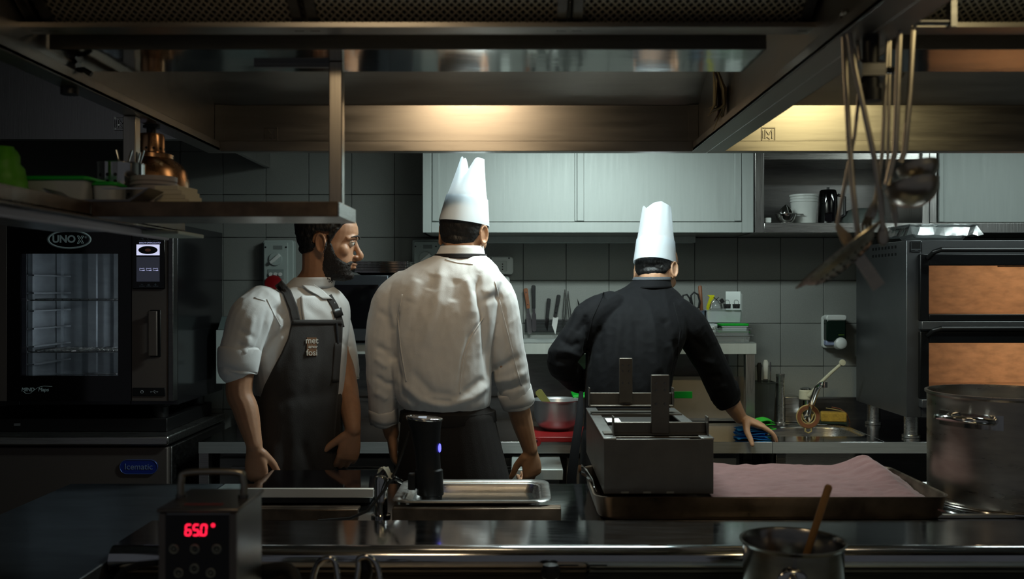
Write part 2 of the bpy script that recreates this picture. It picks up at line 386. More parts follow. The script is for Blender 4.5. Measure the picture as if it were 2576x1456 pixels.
# ------------------------------------------------------------------ back counter
CF, CZ = 3.76, .90
cz = thing('back_counter', 'long steel counter along the tiled wall with a sink', 'counter', (0, CF, 0))
xs = P(1943, 1110, CF).x
SX0, SX1, SY0, SY1 = 1.02, 1.45, 3.90, 4.25   # sink opening
def top_piece(x0, x1, hole=None):
    mb = MB()
    if hole:
        a, b, c, d = hole
        mb.box((x0, CF, CZ-.045), (a, YT-.03, CZ)); mb.box((b, CF, CZ-.045), (x1, YT-.03, CZ)); mb.box((a, CF, CZ-.045), (b, c, CZ)); mb.box((a, d, CZ-.045), (b, YT-.03, CZ))
    else: mb.box((x0, CF, CZ-.045), (x1, YT-.03, CZ))
    return mb.build('worktop', steel_top, cz, bevel=.002)
top_piece(P(500,1118,CF).x, xs-.001)
top_piece(xs+.001, 2.6, (SX0, SX1, SY0, SY1))
for e0, e1 in ((P(500,1118,CF).x, xs-.001), (xs+.001, 2.6)): MB().box((e0, CF-.003, CZ-.045), (e1, CF, CZ-.001)).build('front_edge', edge_steel, cz)  # added facing strip, its pale tone painted in place of reflected light
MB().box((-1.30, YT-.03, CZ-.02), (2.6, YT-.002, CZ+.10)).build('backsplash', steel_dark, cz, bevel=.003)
# sink bowl
mb = MB(); rs = []
for (sc, z) in ((1.0, CZ-.002), (.97, CZ-.02), (.93, CZ-.15), (.80, CZ-.18), (.1, CZ-.185)):
    rs.append([Vector(((SX0+SX1)/2+px, (SY0+SY1)/2+py, z)) for px, py in rrect((SX1-SX0)*sc, (SY1-SY0)*sc, .09*sc)])
mb.rings(rs, cap=False)
solid(mb.build('sink_bowl', steel_h, cz, smooth=60), .002)
for x in (-1.24, -.45, xs+.04, 2.4):
    for y in (CF+.02, 4.33): MB().box((x-.02, y, 0), (x+.02, y+.04, CZ-.045)).build('leg', steel_h, cz, bevel=.002)
MB().box((xs+.02, 4.0, .2), (2.6, 4.02, CZ-.05)).build('rear_panel', steel_dark, cz)
# refrigerated base with drawers under the left stretch
rf = thing('undercounter_fridge', 'steel undercounter fridge with framed drawers below the chopping boards', 'fridge', (-.25, CF, 0))
MB().box((-1.20, CF+.1, .08), (-.48, 4.38, CZ-.06)).box((-.42, CF+.1, .08), (.90, 4.38, CZ-.06)).build('body', steel_dark, rf)
for (a, b) in ((-1.19, -.82), (-.80, -.49), (-.41, .17), (.20, .54), (.56, .88)):
    f = MB().box((a, CF+.06, .46), (b, CF+.1, CZ-.075)).build('drawer_front', edge_steel, rf, bevel=.003)
    MB().box((a+.05, CF+.045, CZ-.12), (b-.05, CF+.06, CZ-.105)).build('handle', steel_h, f, bevel=.003)
    MB().box((a, CF+.06, .1), (b, CF+.1, .445)).build('drawer_front', edge_steel, rf, bevel=.003)
# pulled-out drawer that chef holds
dr = P(1345, 1190, 3.55)
MB().box((-.02, 3.50, .80), (.17, 3.815, .84)).build('open_drawer', steel_cab, rf, bevel=.003)

# ------------------------------------------------------------------ wall shelf over the counter
SHZ, SHF = 1.272, 4.10
ws = thing('counter_shelf', 'steel overshelf on square legs above the back counter', 'shelf', (0, SHF, CZ))
MB().box((-.90, SHF, SHZ-.004), (1.03, YT-.004, SHZ)).box((-.90, SHF, SHZ-.05), (1.03, SHF+.003, SHZ)).build('shelf_board', steel_cab, ws, bevel=.001)
for x in (-.88, .985):
    MB().box((x, SHF+.004, CZ), (x+.04, SHF+.044, SHZ-.005)).build('leg', steel_v, ws, bevel=.002)
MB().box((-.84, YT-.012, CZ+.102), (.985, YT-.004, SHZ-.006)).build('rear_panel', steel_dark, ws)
# leaning steel sheet behind the chef in black
sp = thing('baking_sheet', 'steel baking sheet leaning upright behind the chef in black', 'tray', (.85, 4.3, CZ))
MB().prism(rrect(.52, .20, .02), (.80, 4.335, CZ+.105), (1,0,0), (0,.08,.99), (0,-1,.08), .006).build('sheet', mat('sheet_pan_aluminium', (.33,.29,.25), .45, 1, var=.1), sp)
MB().prism(rrect(.53, .012, .005), (.80, 4.33, CZ+.012), (1,0,0), (0,0,1), (0,-1,0), .012).build('rim', steel_h, sp)

# ------------------------------------------------------------------ wall cabinets
WF = 4.10
def cabpx(x): return P(x, 500, WF).x
def zpx(y, Z=WF): return P(0, y, Z).z
wc = thing('wall_cabinet', 'bright steel wall cabinet with two sliding doors behind the chefs', 'cabinet', (.3, WF, zpx(585)))
x0, x1 = cabpx(1063), cabpx(1896); zb, zt = zpx(585), 2.45
MB().box((x0, WF+.02, zb), (x0+.012, YT-.003, zt)).box((x1-.012, WF+.02, zb), (x1, YT-.003, zt)).box((x0, WF+.02, zb), (x1, YT-.003, zb+.012)).box((x0, WF+.02, zt-.012), (x1, YT-.003, zt)).box((x0, YT-.012, zb), (x1, YT-.003, zt)).build('body', steel_h, wc)
fr = MB().box((x0, WF, zb), (x0+.038, WF+.03, zt)).box((x1-.05, WF, zb), (x1, WF+.03, zt)).box((x0+.038, WF, zb), (x1-.05, WF+.03, zb+.045)).build('face_frame', steel_cab, wc, bevel=.002)
dx = cabpx(1458)
for (a, b, dy) in ((x0+.04, dx+.01, .012), (dx-.012, x1-.052, .002)):
    d = MB().box((a, WF+dy, zb+.048), (b, WF+dy+.008, zt-.05)).build('sliding_door', steel_cab, wc, bevel=.001)
    for e in (a+.001, b-.031):
        MB().box((e, WF+dy-.006, zb+.05), (e+.030, WF+dy, zt-.05)).build('door_stile', steel_cab, d, bevel=.002)
MB().box((x0+.1, 4.36, zb-.03), (cabpx(1720)+.1, YT-.003, zb)).build('under_rail', steel_cab, wc, bevel=.002)
# open compartment
oc = thing('open_cabinet', 'open steel wall cabinet holding a juicer, bucket and kettle', 'cabinet', (1.4, WF, zb))
a0, a1 = cabpx(1899), cabpx(2338)
for e0, e1 in ((a0, a0+.04), (a1-.03, a1)): MB().box((e0, WF, zb), (e1, YT-.003, zt)).build('side_panel', steel_v, oc, bevel=.002)
oz = zpx(560)
MB().box((a0+.04, WF, zb), (a1-.03, YT-.003, oz)).build('shelf_board', steel_h, oc, bevel=.002)
MB().box((a0+.04, WF+.02, zpx(400)), (a1-.03, YT-.003, zpx(400)+.03)).build('shelf_board', steel_h, oc, bevel=.002)
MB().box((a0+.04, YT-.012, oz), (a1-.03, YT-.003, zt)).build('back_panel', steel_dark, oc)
# closed right cabinet
rc = thing('wall_cabinet', 'bluish steel wall cabinet above the deck oven at the right edge', 'cabinet', (2.1, WF, zb))
b0, b1 = a1+.002, 3.0
MB().box((b0, WF+.02, zb), (b1, YT-.003, zt)).build('body', steel_h, rc)
MB().box((b0, WF-.0, zb), (b1, WF+.02, zpx(560))).box((b0, WF, zpx(560)), (b0+.03, WF+.02, zt)).build('face_frame', steel_v, rc, bevel=.002)
d = MB().box((cabpx(2362), WF+.004, zpx(560)+.002), (b1, WF+.018, zt)).build('sliding_door', steel_cab, rc, bevel=.002)
MB().box((cabpx(2362), WF-.003, zpx(560)+.003), (cabpx(2362)+.02, WF+.004, zt)).build('door_stile', steel_cab, d, bevel=.002)

# things in the open cabinet
Yc = 4.2
def lathe_thing(name, label, cat, c, prof, m, group=None, n=28):
    o = MB().lathe(prof, c, n).build(name, m, None, org=Vector(c), smooth=40); return tag(o, label, cat, group)
cx = P(2022, 560, Yc); c = (cx.x, Yc, oz+.001)
bk = thing('plastic_bucket', 'white plastic bucket in the open wall cabinet', 'bucket', c)
MB().lathe([(.001,0),(.048,0),(.050,.004),(.059,.118),(.062,.12),(.062,.128),(.058,.128),(.056,.12),(.047,.006),(.001,.006)], c).build('bucket', white_pl, bk)
for zz in (.095, .108): MB().lathe([(.0565,0),(.0605,.001),(.0605,.004),(.0565,.005)], (c[0],c[1],c[2]+zz)).build('rib', white_pl, bk)
cx = P(2083, 560, Yc+.03); c = (cx.x, Yc+.03, oz+.001)
kt = thing('kettle', 'black cylindrical kettle next to the white bucket', 'kettle', c)
MB().lathe([(.001,0),(.042,0),(.044,.01),(.040,.13),(.036,.146),(.001,.150)], c).build('body', black_gloss, kt)
MB().tube([(c[0]+.04,c[1]-.01,c[2]+.13),(c[0]+.07,c[1]-.01,c[2]+.12),(c[0]+.07,c[1]-.01,c[2]+.04),(c[0]+.042,c[1]-.01,c[2]+.03)], .007).build('handle', black_mat, kt)
MB().lathe([(.037,0),(.03,.006),(.006,.008),(.006,.018),(.001,.018)], (c[0],c[1],c[2]+.147)).build('lid', black_mat, kt)
cx = P(1977, 560, Yc-.06); c = (cx.x, Yc-.06, oz+.001)
ju = thing('citrus_juicer', 'small steel citrus juicer with fluted cone', 'juicer', c)
MB().lathe([(.001,0),(.026,0),(.036,.012),(.044,.036),(.050,.037),(.050,.040),(.042,.040),(.034,.016),(.001,.006)], c).build('bowl', steel_shiny, ju)
mb = MB(); rs = []
for k in range(8):
    t = k/7; rr = .026*(1-t**2.2)+.002
    rs.append([Vector((c[0]+rr*(1+.16*math.cos(8*a))*math.cos(a), c[1]+rr*(1+.16*math.cos(8*a))*math.sin(a), c[2]+.03+.05*t)) for a in [2*math.pi*j/48 for j in range(48)]])
mb.rings(rs).build('fluted_cone', steel_shiny, ju)
MB().box((c[0]+.045, c[1]-.008, c[2]+.036), (c[0]+.075, c[1]+.008, c[2]+.040)).build('spout', steel_shiny, ju, bevel=.001)
cx = P(1933, 552, Yc-.08)
tag(MB().prism(rrect(.026,.022,.004), (cx.x, Yc-.08, oz+.0125), (1,0,0),(0,0,1),(0,1,0),.03).build('small_box', white_pl, None, bevel=.002), 'tiny white block beside the juicer', 'box')
cx = P(2170, 560, Yc+.05); c = (cx.x, Yc+.05, oz+.001)
lathe_thing('upturned_bowl', 'dim grey upturned bowl at the back of the open cabinet', 'bowl', c, [(.10,0),(.104,.002),(.098,.03),(.075,.06),(.04,.072),(.001,.074)], mat('grey_bowl', '#4d5450', .5))
# ------------------------------------------------------------------ combi oven on blast chiller (left)
OF = 3.77
def ox(x): return P(x, 0, OF).x
def ozz(y): return P(0, y, OF).z
bc = thing('blast_chiller', 'brown-grey blast chiller cabinet with a blue oval badge', 'chiller', (-1.75, 3.72, 0))
MB().box((-2.30, 3.74, .08), (-1.352, 4.42, .885)).build('body', steel_dark, bc, bevel=.004)
MB().box((-2.31, 3.70, .895), (-1.352, 4.42, .93)).build('worktop', steel_h, bc, bevel=.006)
MB().box((-2.29, 3.715, .1), (-1.36, 3.74, .885)).build('door', oven_panel, bc, bevel=.004)
for x in (-2.2, -1.42):
    for y in (3.8, 4.34): MB().cyl((x,y,0),(x,y,.08),.02).build('foot', steel_h, bc)
blue_badge = mat('blue_badge', '#12308e', .3)
bp = P(349, 1174, 3.713)
bd = plate('badge', (bp.x, 3.715, bp.z), .148, .056, .028, .004, blue_badge, bc, bevel=.001)
MB().tube([(bp.x+p[0], 3.711, bp.z+p[1]) for p in rrect(.146, .054, .027, 8)], .0011, 6, closed=True).build('rim', mat('badge_rim','#5f78b8',.3,.6), bd)
text('lettering', 'Icematic', .033, mat('badge_lettering', '#7f93b8', .4), bd, (bp.x, 3.7105, bp.z))
# oven stand
st = thing('oven_stand', 'low black plinth under the combi oven', 'stand', (-1.8, 3.8, .93))
MB().box((-2.28, 3.82, .931), (-1.40, 4.38, .985)).build('body', black_mat, st, bevel=.004)
for x in (-2.22, -1.44):
    MB().lathe([(.03,0),(.03,.04),(.038,.045),(.038,.05),(.001,.05)], (x, 3.86, .986)).build('foot', black_mat, st)
    MB().lathe([(.03,0),(.03,.04),(.038,.045),(.038,.05),(.001,.05)], (x, 4.30, .986)).build('foot', black_mat, st)
MB().box((ox(20), 3.815, .955), (ox(35), 3.82, .965)).build('status_light', mat('dull_white','#8c9094',.5), st)
OB, OT = ozz(1022), ozz(562)
ov = thing('combi_oven', 'black glass combi oven with lit chamber and touch screen', 'oven', (-1.8, OF, OB))
ox0, ox1 = -2.10, ox(436)
# cavity: window px x 52-297, y 638-945
wx0, wx1, wz0, wz1 = ox(52), ox(297), ozz(945), ozz(638)
dx1 = ox(330)
inner = mat('oven_chamber_steel', (.30,.32,.33), .34, .85, var=.2, vscale=8, stretch=(1,1,3))
# shell leaves the chamber open
Yb = 4.40
mb = MB().box((ox0, OF+.05, OB), (wx0-.03, Yb, OT)).box((wx1+.03, OF+.05, OB), (ox1, Yb, OT)).box((wx0-.03, OF+.05, OB), (wx1+.03, Yb, wz0-.03)).box((wx0-.03, OF+.05, wz1+.03), (wx1+.03, Yb, OT)).box((wx0-.03, OF+.42, wz0-.03), (wx1+.03, Yb, wz1+.03))
mb.build('body', mat('oven_side_panel', (.05,.05,.055), .16, .8), ov, bevel=.002)
mb = MB()
for (a, b) in (((wx0-.03, OF+.05, wz0-.03), (wx0-.026, OF+.42, wz1+.03)), ((wx1+.026, OF+.05, wz0-.03), (wx1+.03, OF+.42, wz1+.03)), ((wx0-.026, OF+.05, wz0-.03), (wx1+.026, OF+.42, wz0-.026)), ((wx0-.026, OF+.05, wz1+.026), (wx1+.026, OF+.42, wz1+.03)), ((wx0-.026, OF+.416, wz0-.026), (wx1+.026, OF+.42, wz1+.026))): mb.box(a, b)
mb.build('chamber_lining', inner, ov)
# rack supports, left and back
sup = MB()
for k in range(6):
    z = wz0+.035+k*.072
    sup.box((wx0-.024, OF+.08, z), (wx0+.012, OF+.40, z+.006))
for yy in (OF+.10, OF+.34): sup.box((wx0-.022, yy, wz0-.02), (wx0-.004, yy+.02, wz1+.02))
if 1:
    pass
sup.build('rack_support', inner, ov)
MB().box((wx0+.10, OF+.37, wz0-.02), (wx0+.135, OF+.385, wz1+.02)).box((wx0+.22, OF+.35, wz0-.02), (wx0+.245, OF+.385, wz1+.02)).build('air_guide', inner, ov)
for zc in (wz1-.085, wz0+.13):
    fc = Vector((wx1-.03, OF+.405, zc))
    f = MB().lathe([(.105,0),(.105,.012),(.098,.012),(.098,.004),(.001,.003)], fc, 36, axis=(0,-1,0)).build('fan_guard', inner, ov)
    MB().lathe([(.001,.0035),(.094,.0035),(.094,.005),(.001,.005)], fc, 36, axis=(0,-1,0)).build('fan_opening', black_mat, f)
    g = MB()
    for r in (.03, .05, .07, .088): g.tube([fc+Vector((r*math.cos(a), -.018, r*math.sin(a))) for a in [2*math.pi*k/28 for k in range(28)]], .0028, 6, closed=True)
    for k in range(6): a = k*math.pi/3; g.tube([fc+Vector((.012*math.cos(a),-.018,.012*math.sin(a))), fc+Vector((.1*math.cos(a),-.014,.1*math.sin(a)))], .0025, 6)
    g.build('fan_grille', steel_shiny, f)
for yy in (755, 885):
    z = P(0, yy, OF+.1).z
    g = MB()
    for k in range(9): g.tube([(wx0-.02, OF+.09+k*.035, z), (wx1+.02, OF+.09+k*.035, z)], .003, 6)
    for k in range(13): x = wx0-.02+k*(wx1-wx0+.04)/12; g.tube([(x, OF+.09, z+.004), (x, OF+.38, z+.004)], .0022, 6)
    g.build('wire_rack', steel_shiny, ov)
MB().tube([(wx0+.05, OF+.12, wz0-.012), (wx1-.05, OF+.2, wz0-.012)], .005).build('probe_rod', steel_shiny, ov)
# oven lamp on right edge of the chamber
MB().box((wx1+.012, OF+.075, wz0+.01), (wx1+.02, OF+.10, wz1-.01)).build('chamber_lamp', emit('oven_lamp_strip', (.86,.95,1.0), 2.2), ov)
la = bpy.data.lights.new('chamber_light', 'AREA'); la.shape = 'RECTANGLE'; la.size = .38; la.size_y = .03; la.energy = 2.4; la.color = (.88,.95,1)
lo = bpy.data.objects.new('chamber_light', la); COL.objects.link(lo); lo.parent = ov; lo.location = Vector((wx1+.008, OF+.09, (wz0+wz1)/2))-wloc(ov)
lo.rotation_euler = (0, R(90), 0)
# door: black glass frame, pane, grey strip
dr = MB().box((ox(18), OF, OB+.02), (wx0, OF+.045, OT-.004)).box((wx1, OF, OB+.02), (dx1, OF+.045, OT-.004)).box((wx0, OF, OB+.02), (wx1, OF+.045, wz0)).box((wx0, OF, wz1), (wx1, OF+.045, OT-.004)).build('door', black_gloss, ov)
MB().box((wx0, OF+.004, wz0), (wx1, OF+.008, wz1)).build('pane', pane, dr)
MB().box((ox0, OF+.0, OB+.02), (ox(17), OF+.045, OT-.004)).build('hinge_panel', oven_panel, ov, bevel=.002)
gp = MB().box((dx1+.001, OF+.001, OB+.02), (ox(422), OF+.045, OT-.004)).build('control_panel', oven_panel, ov, bevel=.002)
MB().box((ox(423), OF-.002, OB+.02), (ox(436), OF+.048, OT-.004)).build('side_trim', steel_dark, ov, bevel=.002)
# screen
scr = MB().box((ox(334), OF-.006, ozz(727)), (ox(416), OF+.001, ozz(590))).build('screen', black_gloss, ov, bevel=.004)
scr_w = emit('screen_white', (.72,.74,1.0), .85); scr_d = emit('screen_dim', (.10,.11,.16), .18); scr_t = emit('screen_text', (.55,.58,.95), .6)
MB().box((ox(345), OF-.0072, ozz(642)), (ox(403), OF-.006, ozz(615))).build('picture', scr_w, scr)
MB().box((ox(345), OF-.0068, ozz(708)), (ox(403), OF-.006, ozz(646))).build('display', scr_d, scr)
e = P(374, 629, OF); MB().lathe([(.001,0),(.038,0),(.038,.0006),(.001,.0006)], (e.x, OF-.0072, e.z), 24, axis=(0,-1,0), sy=.42).build('plate_picture', black_mat, scr)
MB().lathe([(.001,0),(.012,0),(.012,.0005),(.001,.0005)], (e.x, OF-.0078, e.z), 14, axis=(0,-1,0), sy=.5).build('food_picture', mat('food_pic', '#b06a55', .6), scr)
text('screen_text', 'DISCHI OPERCOLATO', .0085, scr_t, scr, P(377, 610.5, OF-.0065))
for x in (357, 374, 391):
    g = MB(); c = P(x, 677, OF-.007)
    g.tube([c+Vector((dx_, 0, dz_)) for dx_, dz_ in ((-.009,-.004),(-.009,.004),(0,.003),(.009,.004),(.009,-.004),(0,-.005))], .0011, 5, closed=True)
    g.box(c+Vector((.002,-.0005,-.007)), c+Vector((.011,.0005,-.003)))
    g.build('icon', scr_t, scr)
    w_ = {357:.014,374:.0075,391:.0075}[x]; q_ = P(x, 684, OF-.0065); MB().box(q_+Vector((-w_,0,-.0012)), q_+Vector((w_,.0004,.0012))).build('caption_line', scr_t, scr)
    g = MB(); c = P(x, 603, OF-.0068); g.box(c+Vector((-.011,-.0005,-.004)), c+Vector((.011,.0005,-.0025)))
    if x == 357: g.tube([c+Vector((-.004,0,.006)), c+Vector((.004,0,.006)), c+Vector((.004,0,.001))], .0009, 5)
    else: g.tube([c+Vector((-.005,0,.004)), c+Vector((0,0,.008)), c+Vector((.005,0,.004)), c+Vector((0,0,.0005))], .0009, 5, closed=True)
    g.build('touch_key', mat('key_print', '#6d7580', .5), scr)
    g = MB(); c = P(x, 717, OF-.0068); g.box(c+Vector((-.011,-.0005,-.005)), c+Vector((.011,.0005,-.0035))); g.box(c+Vector((-.004,-.0005,.002)), c+Vector((.004,.0005,.0035)))
    if x == 391: g.box(c+Vector((-.0008,-.0005,-.0015)), c+Vector((.0008,.0005,.0065)))
    if x == 374: g.box(c+Vector((-.004,-.0005,-.001)), c+Vector((.004,.0005,.0003)))
    g.build('touch_key', mat('key_print', '#6d7580', .5), scr)
# handle recess + grip
hd = MB().box((ox(378), OF-.004, ozz(897)), (ox(405), OF+.002, ozz(779))).build('handle_recess', black_mat, ov, bevel=.003)
MB().box((ox(380), OF-.03, ozz(894)), (ox(401), OF-.018, ozz(782))).box((ox(383), OF-.018, ozz(800)), (ox(392), OF-.004, ozz(786))).box((ox(383), OF-.018, ozz(890)), (ox(392), OF-.004, ozz(876))).build('handle', oven_panel, hd, bevel=.002)
up = MB().box((ox(334), OF-.003, ozz(996)), (ox(416), OF+.001, ozz(975))).build('port_panel', black_mat, ov, bevel=.002)
c = P(357, 985.5, OF-.004); MB().tube([c+Vector((.0055*math.cos(a),0,.0055*math.sin(a))) for a in [2*math.pi*k/18 for k in range(18)]], .0009, 5, closed=True).box(c+Vector((-.0007,-.0004,-.002)), c+Vector((.0007,.0004,.003))).build('power_symbol', mat('print_light','#9aa0a6',.5), up)
c = P(388, 985.5, OF-.004); g = MB().tube([c+Vector((-.013,0,0)), c+Vector((.012,0,0))], .0008, 5).lathe([(.001,0),(.0026,0),(.0026,.0006),(.001,.0006)], c+Vector((-.013,0,0)), 10, axis=(0,-1,0))
g.tube([c+Vector((-.006,0,0)), c+Vector((-.001,0,.005)), c+Vector((.004,0,.005))], .0008, 5).tube([c+Vector((-.002,0,0)), c+Vector((.002,0,-.005)), c+Vector((.006,0,-.005))], .0008, 5).prism([(.010,-.003),(.016,0),(.010,.003)], c, (1,0,0),(0,0,1),(0,-1,0),.0008).build('usb_symbol', MATS['print_light'], up)
logo_m = mat('logo_print', '#c3d6d8', .6)
c = P(174, 602, OF-.001)
g = MB(); rs = []
for (a, b) in ((.088,.038),(.078,.031)): rs.append([Vector((c.x+a*math.cos(t), OF-.0012, c.z+b*math.sin(t))) for t in [2*math.pi*k/48 for k in range(48)]])
g.rings(rs, cap=False); solid(g.build('logo_ring', logo_m, dr), .0008)
text('logo_lettering', 'UNO', .040, logo_m, dr, c+Vector((-.021,0,0)), bold=.0012)
g = MB(); q = c+Vector((.044,0,-.001))
for s in (-1, 1): g.tube([q+Vector((-.012,0,.015*s)), q+Vector((-.006,0,.015*s)), q+Vector((.0,0,.004*s)), q+Vector((.006,0,.015*s)), q+Vector((.013,0,.015*s)), q+Vector((.005,0,0))], .0013, 5)
g.tube([q+Vector((-.012,0,.015)), q+Vector((-.004,0,0)), q+Vector((-.012,0,-.015))], .0013, 5); g.build('logo_x', logo_m, dr)
text('registered_mark', '®', .012, logo_m, dr, c+Vector((.066,0,.008)))
text('lettering', 'MIND', .020, logo_m, dr, P(70, 980, OF-.001), shear=.15, bold=.0004)
text('lettering', 'Maps', .020, logo_m, dr, P(109, 980, OF-.001), shear=.15, bold=.0004)
sw = [P(x, y, OF-.0015) for x, y in ((58,984),(66,990),(76,989),(86,981),(96,974),(110,971),(131,972))]
MB().tube(sw, .0009, 5).build('swoosh', logo_m, dr)
# ------------------------------------------------------------------ deck oven (right)
DF = 3.77
dxL = 1.54
dk = thing('deck_oven', 'dark two-deck pizza oven with orange glowing windows', 'oven', (2.1, DF, .905))
dkm = mat('deck_oven_steel', (.17,.175,.18), .42, .9, bump=.05, bscale=60, var=.12, vscale=6)
dkb = mat('deck_oven_black', '#101112', .35, .3)
def dx_(x): return P(x, 0, DF).x
def dz_(y): return P(0, y, DF).z
zB, zT = .995, 1.695
X1 = 2.85
wL = dx_(2332)
win = ((dz_(790), dz_(668)), (dz_(985), dz_(862)))
mb = MB().box((dxL, DF, zB), (dx_(2318), 4.33, zT)).box((dx_(2318), DF, win[0][1]+.01), (X1, 4.33, zT)).box((dx_(2318), DF+.005, win[1][1]+.01), (X1, 4.33, win[0][0]-.01)).box((dx_(2318), DF, zB), (X1, 4.33, win[1][0]-.01)).box((2.78, DF, zB), (X1, 4.33, zT)).box((dx_(2318), 4.28, zB), (X1, 4.33, zT))
mb.build('body', dkm, dk, bevel=.003)
fire = mat('firebrick', '#cfa888', .8, bump=.15, bscale=90, var=.30, vscale=14, stretch=(1,1,2.5))
for i, (z0, z1) in enumerate(win):
    MB().box((dx_(2318), 4.19, z0-.01), (2.78, 4.28, z1+.01)).build('chamber_back', fire, dk)
    MB().box((dx_(2318)-.0, DF+.06, z0-.012), (2.78, 4.19, z0-.004)).build('deck_stone', fire, dk)
    d = MB().box((dx_(2310), DF-.02, z0-.025), (wL, DF+.02, z1+.045)).box((wL, DF-.02, z1), (2.78, DF+.02, z1+.045)).box((wL, DF-.02, z0-.025), (2.78, DF+.02, z0)).build('door', dkb, dk, bevel=.003)
    MB().box((wL, DF-.004, z0), (2.78, DF+.0, z1)).build('pane', pane, d)
    hz = z1+.06
    MB().tube([(dx_(2330), DF-.02, hz-.03), (dx_(2334), DF-.06, hz-.008), (dx_(2346), DF-.075, hz), (2.0, DF-.075, hz), (2.7, DF-.075, hz)], .010).build('handle', black_mat, d)
    MB().box((dx_(2310), DF-.035, z0-.06), (2.8, DF-.0, z0-.027)).build('sill', dkm, dk, bevel=.003)
    la = bpy.data.lights.new('chamber_light', 'AREA'); la.shape = 'RECTANGLE'; la.size = .6; la.size_y = .05; la.energy = 3.3; la.color = (1,.68,.40)
    lo = bpy.data.objects.new('chamber_light', la); COL.objects.link(lo); lo.parent = dk; lo.location = Vector((2.25, DF+.07, z1-.004))-wloc(dk)
    lo.rotation_euler = (R(50), 0, 0)
    MB().box((1.95, DF+.04, z1-.003), (2.55, DF+.1, z1+.004)).build('chamber_lamp', dkb, dk)
for (x, y) in ((dxL+.06, DF+.10), (dxL+.05, 4.25), (2.7, DF+.1), (2.7, 4.25)):
    MB().lathe([(.001,0),(.036,0),(.036,.01),(.028,.012),(.028,.093),(.001,.093)], (x, y, .9015)).build('foot', steel_h, dk)
bd = plate('badge', (dx_(2303), DF-.0, dz_(620)), .042, .042, .004, .004, black_mat, dk)
bpm = mat('badge_print','#53575a',.5)
MB().box((dx_(2303)-.018, DF-.0046, dz_(628)), (dx_(2303)+.018, DF-.004, dz_(626))).box((dx_(2303)-.004, DF-.0046, dz_(631)), (dx_(2303)+.009, DF-.004, dz_(630))).build('print_line', bpm, bd)
MB().tube([(dx_(2303)+p[0], DF-.0042, dz_(620)+p[1]) for p in rrect(.037,.037,.003)], .0004, 5, closed=True).build('print_border', bpm, bd)
vm = MB()
for r in range(2):
    for k in range(8):
        y = DF+.10+k*.035; z = zT-.028-r*.03; vm.box((dxL-.0006, y, z), (dxL+.002, y+.017, z+.012))
vm.build('vent_slot', black_mat, dk)
# cling-filmed tub on the oven
c = P(2345, 600, 3.95); gb = thing('glass_tub', 'clear tub under crumpled cling film on top of the deck oven', 'tub', (c.x, 3.95, zT+.001))
rs = []
for (w, d, z) in ((.02,.02,0),(.19,.14,0),(.205,.155,.01),(.285,.215,.062),(.30,.23,.063),(.30,.23,.066),(.28,.21,.066),(.20,.15,.014),(.02,.02,.006)): rs.append([Vector((c.x+p[0], 3.95+p[1], zT+.001+z)) for p in rrect(w, d, min(w,d)*.15)])
MB().rings(rs).build('tub', clear_pl, gb, smooth=40)
random.seed(4)
g = MB(); n = 14; gv = []; gf = []
for i in range(n+1):
    for j in range(n+1):
        x = (i/n-.5)*.31; y = (j/n-.5)*.24; e = max(abs(x)/.155, abs(y)/.12)
        z = .068-.045*max(0, e-.85)/.15+random.uniform(-.004,.004)
        gv.append((c.x+x, 3.95+y, zT+.001+z)); 
for i in range(n):
    for j in range(n): gf.append((i*(n+1)+j, (i+1)*(n+1)+j, (i+1)*(n+1)+j+1, i*(n+1)+j+1))
g.add(gv, gf).build('film', film, gb, smooth=None)
# ------------------------------------------------------------------ cooking island
IZ, IF_, IB = .90, 2.24, 2.95
isl = thing('cooking_island', 'polished steel cooking island with a rounded front edge', 'counter', (.3, 2.6, 0))
MB().box((-.903, 2.357, IZ-.04), (2.3, IB, IZ)).build('worktop', steel_top, isl, bevel=.003)
wr = MB().box((-1.38, 1.2, IZ-.04), (-.906, IB, IZ)).build('worktop', mat('dark_blue_worktop', (.20,.235,.27), .28, .9, bump=.05, bscale=6, var=.3, vscale=5, stretch=(1,3,3)), isl, bevel=.003)
# bullnose
rs = [(-.94, 0)]
prof = [(0, .0)]+[(-.032*math.sin(a), -.032+.032*math.cos(a)) for a in [math.pi*k/10 for k in range(11)]]+[(0, -.064)]
LE = .93
MB().prism([(2.355, LE-.07), (2.355, LE)]+[(2.13+p[0], LE+p[1]) for p in prof]+[(2.13, LE-.07)], (-.90,0,0), (0,1,0), (0,0,1), (1,0,0), 3.2).build('bullnose_ledge', steel_top, isl, smooth=40)
MB().box((-.89, 2.135, .1), (2.3, 2.92, IZ-.041)).box((-1.36, 1.25, .1), (-.95, 2.92, IZ-.041)).build('base', steel_dark, isl)
MB().box((-.89, 2.15, .0), (2.3, 2.9, .1)).build('plinth', steel_dark, isl)
# front stove, lower than the island top
sv = thing('stove', 'low steel stove top in front of the island edge', 'stove', (.4, 1.9, 0))
MB().box((-.89, 1.3, .1), (2.3, 2.125, .82)).build('body', steel_dark, sv)
seam = P(1482, 1430, 2.1).x
for (a, b, m) in ((-.89, seam-.003, mat('warm_hob_steel', (.44,.38,.30), .42, .8, var=.2, vscale=6)), (seam+.003, 2.3, mat('cool_hob_steel', (.42,.48,.48), .40, .75, var=.12, vscale=6))):
    MB().box((a, 1.3, .82), (b, 2.08, .868)).build('hob_top', m, sv, bevel=.003)
    MB().box((a, 2.09, .82), (b, 2.125, .842)).build('back_ledge', m, sv, bevel=.003)
for x in (1435, 1510):
    c = P(x, 1422, 2.07); MB().box((c.x-.022, 2.045, .8682), (c.x+.022, 2.07, .8695)).build('vent_slot', black_mat, sv)
c = P(1385, 1432, 2.04); MB().lathe([(.012,0),(.012,.012),(.019,.018),(.021,.030),(.016,.044),(.001,.048)], (c.x, 2.04, .868), 20).build('knob', black_mat, sv)
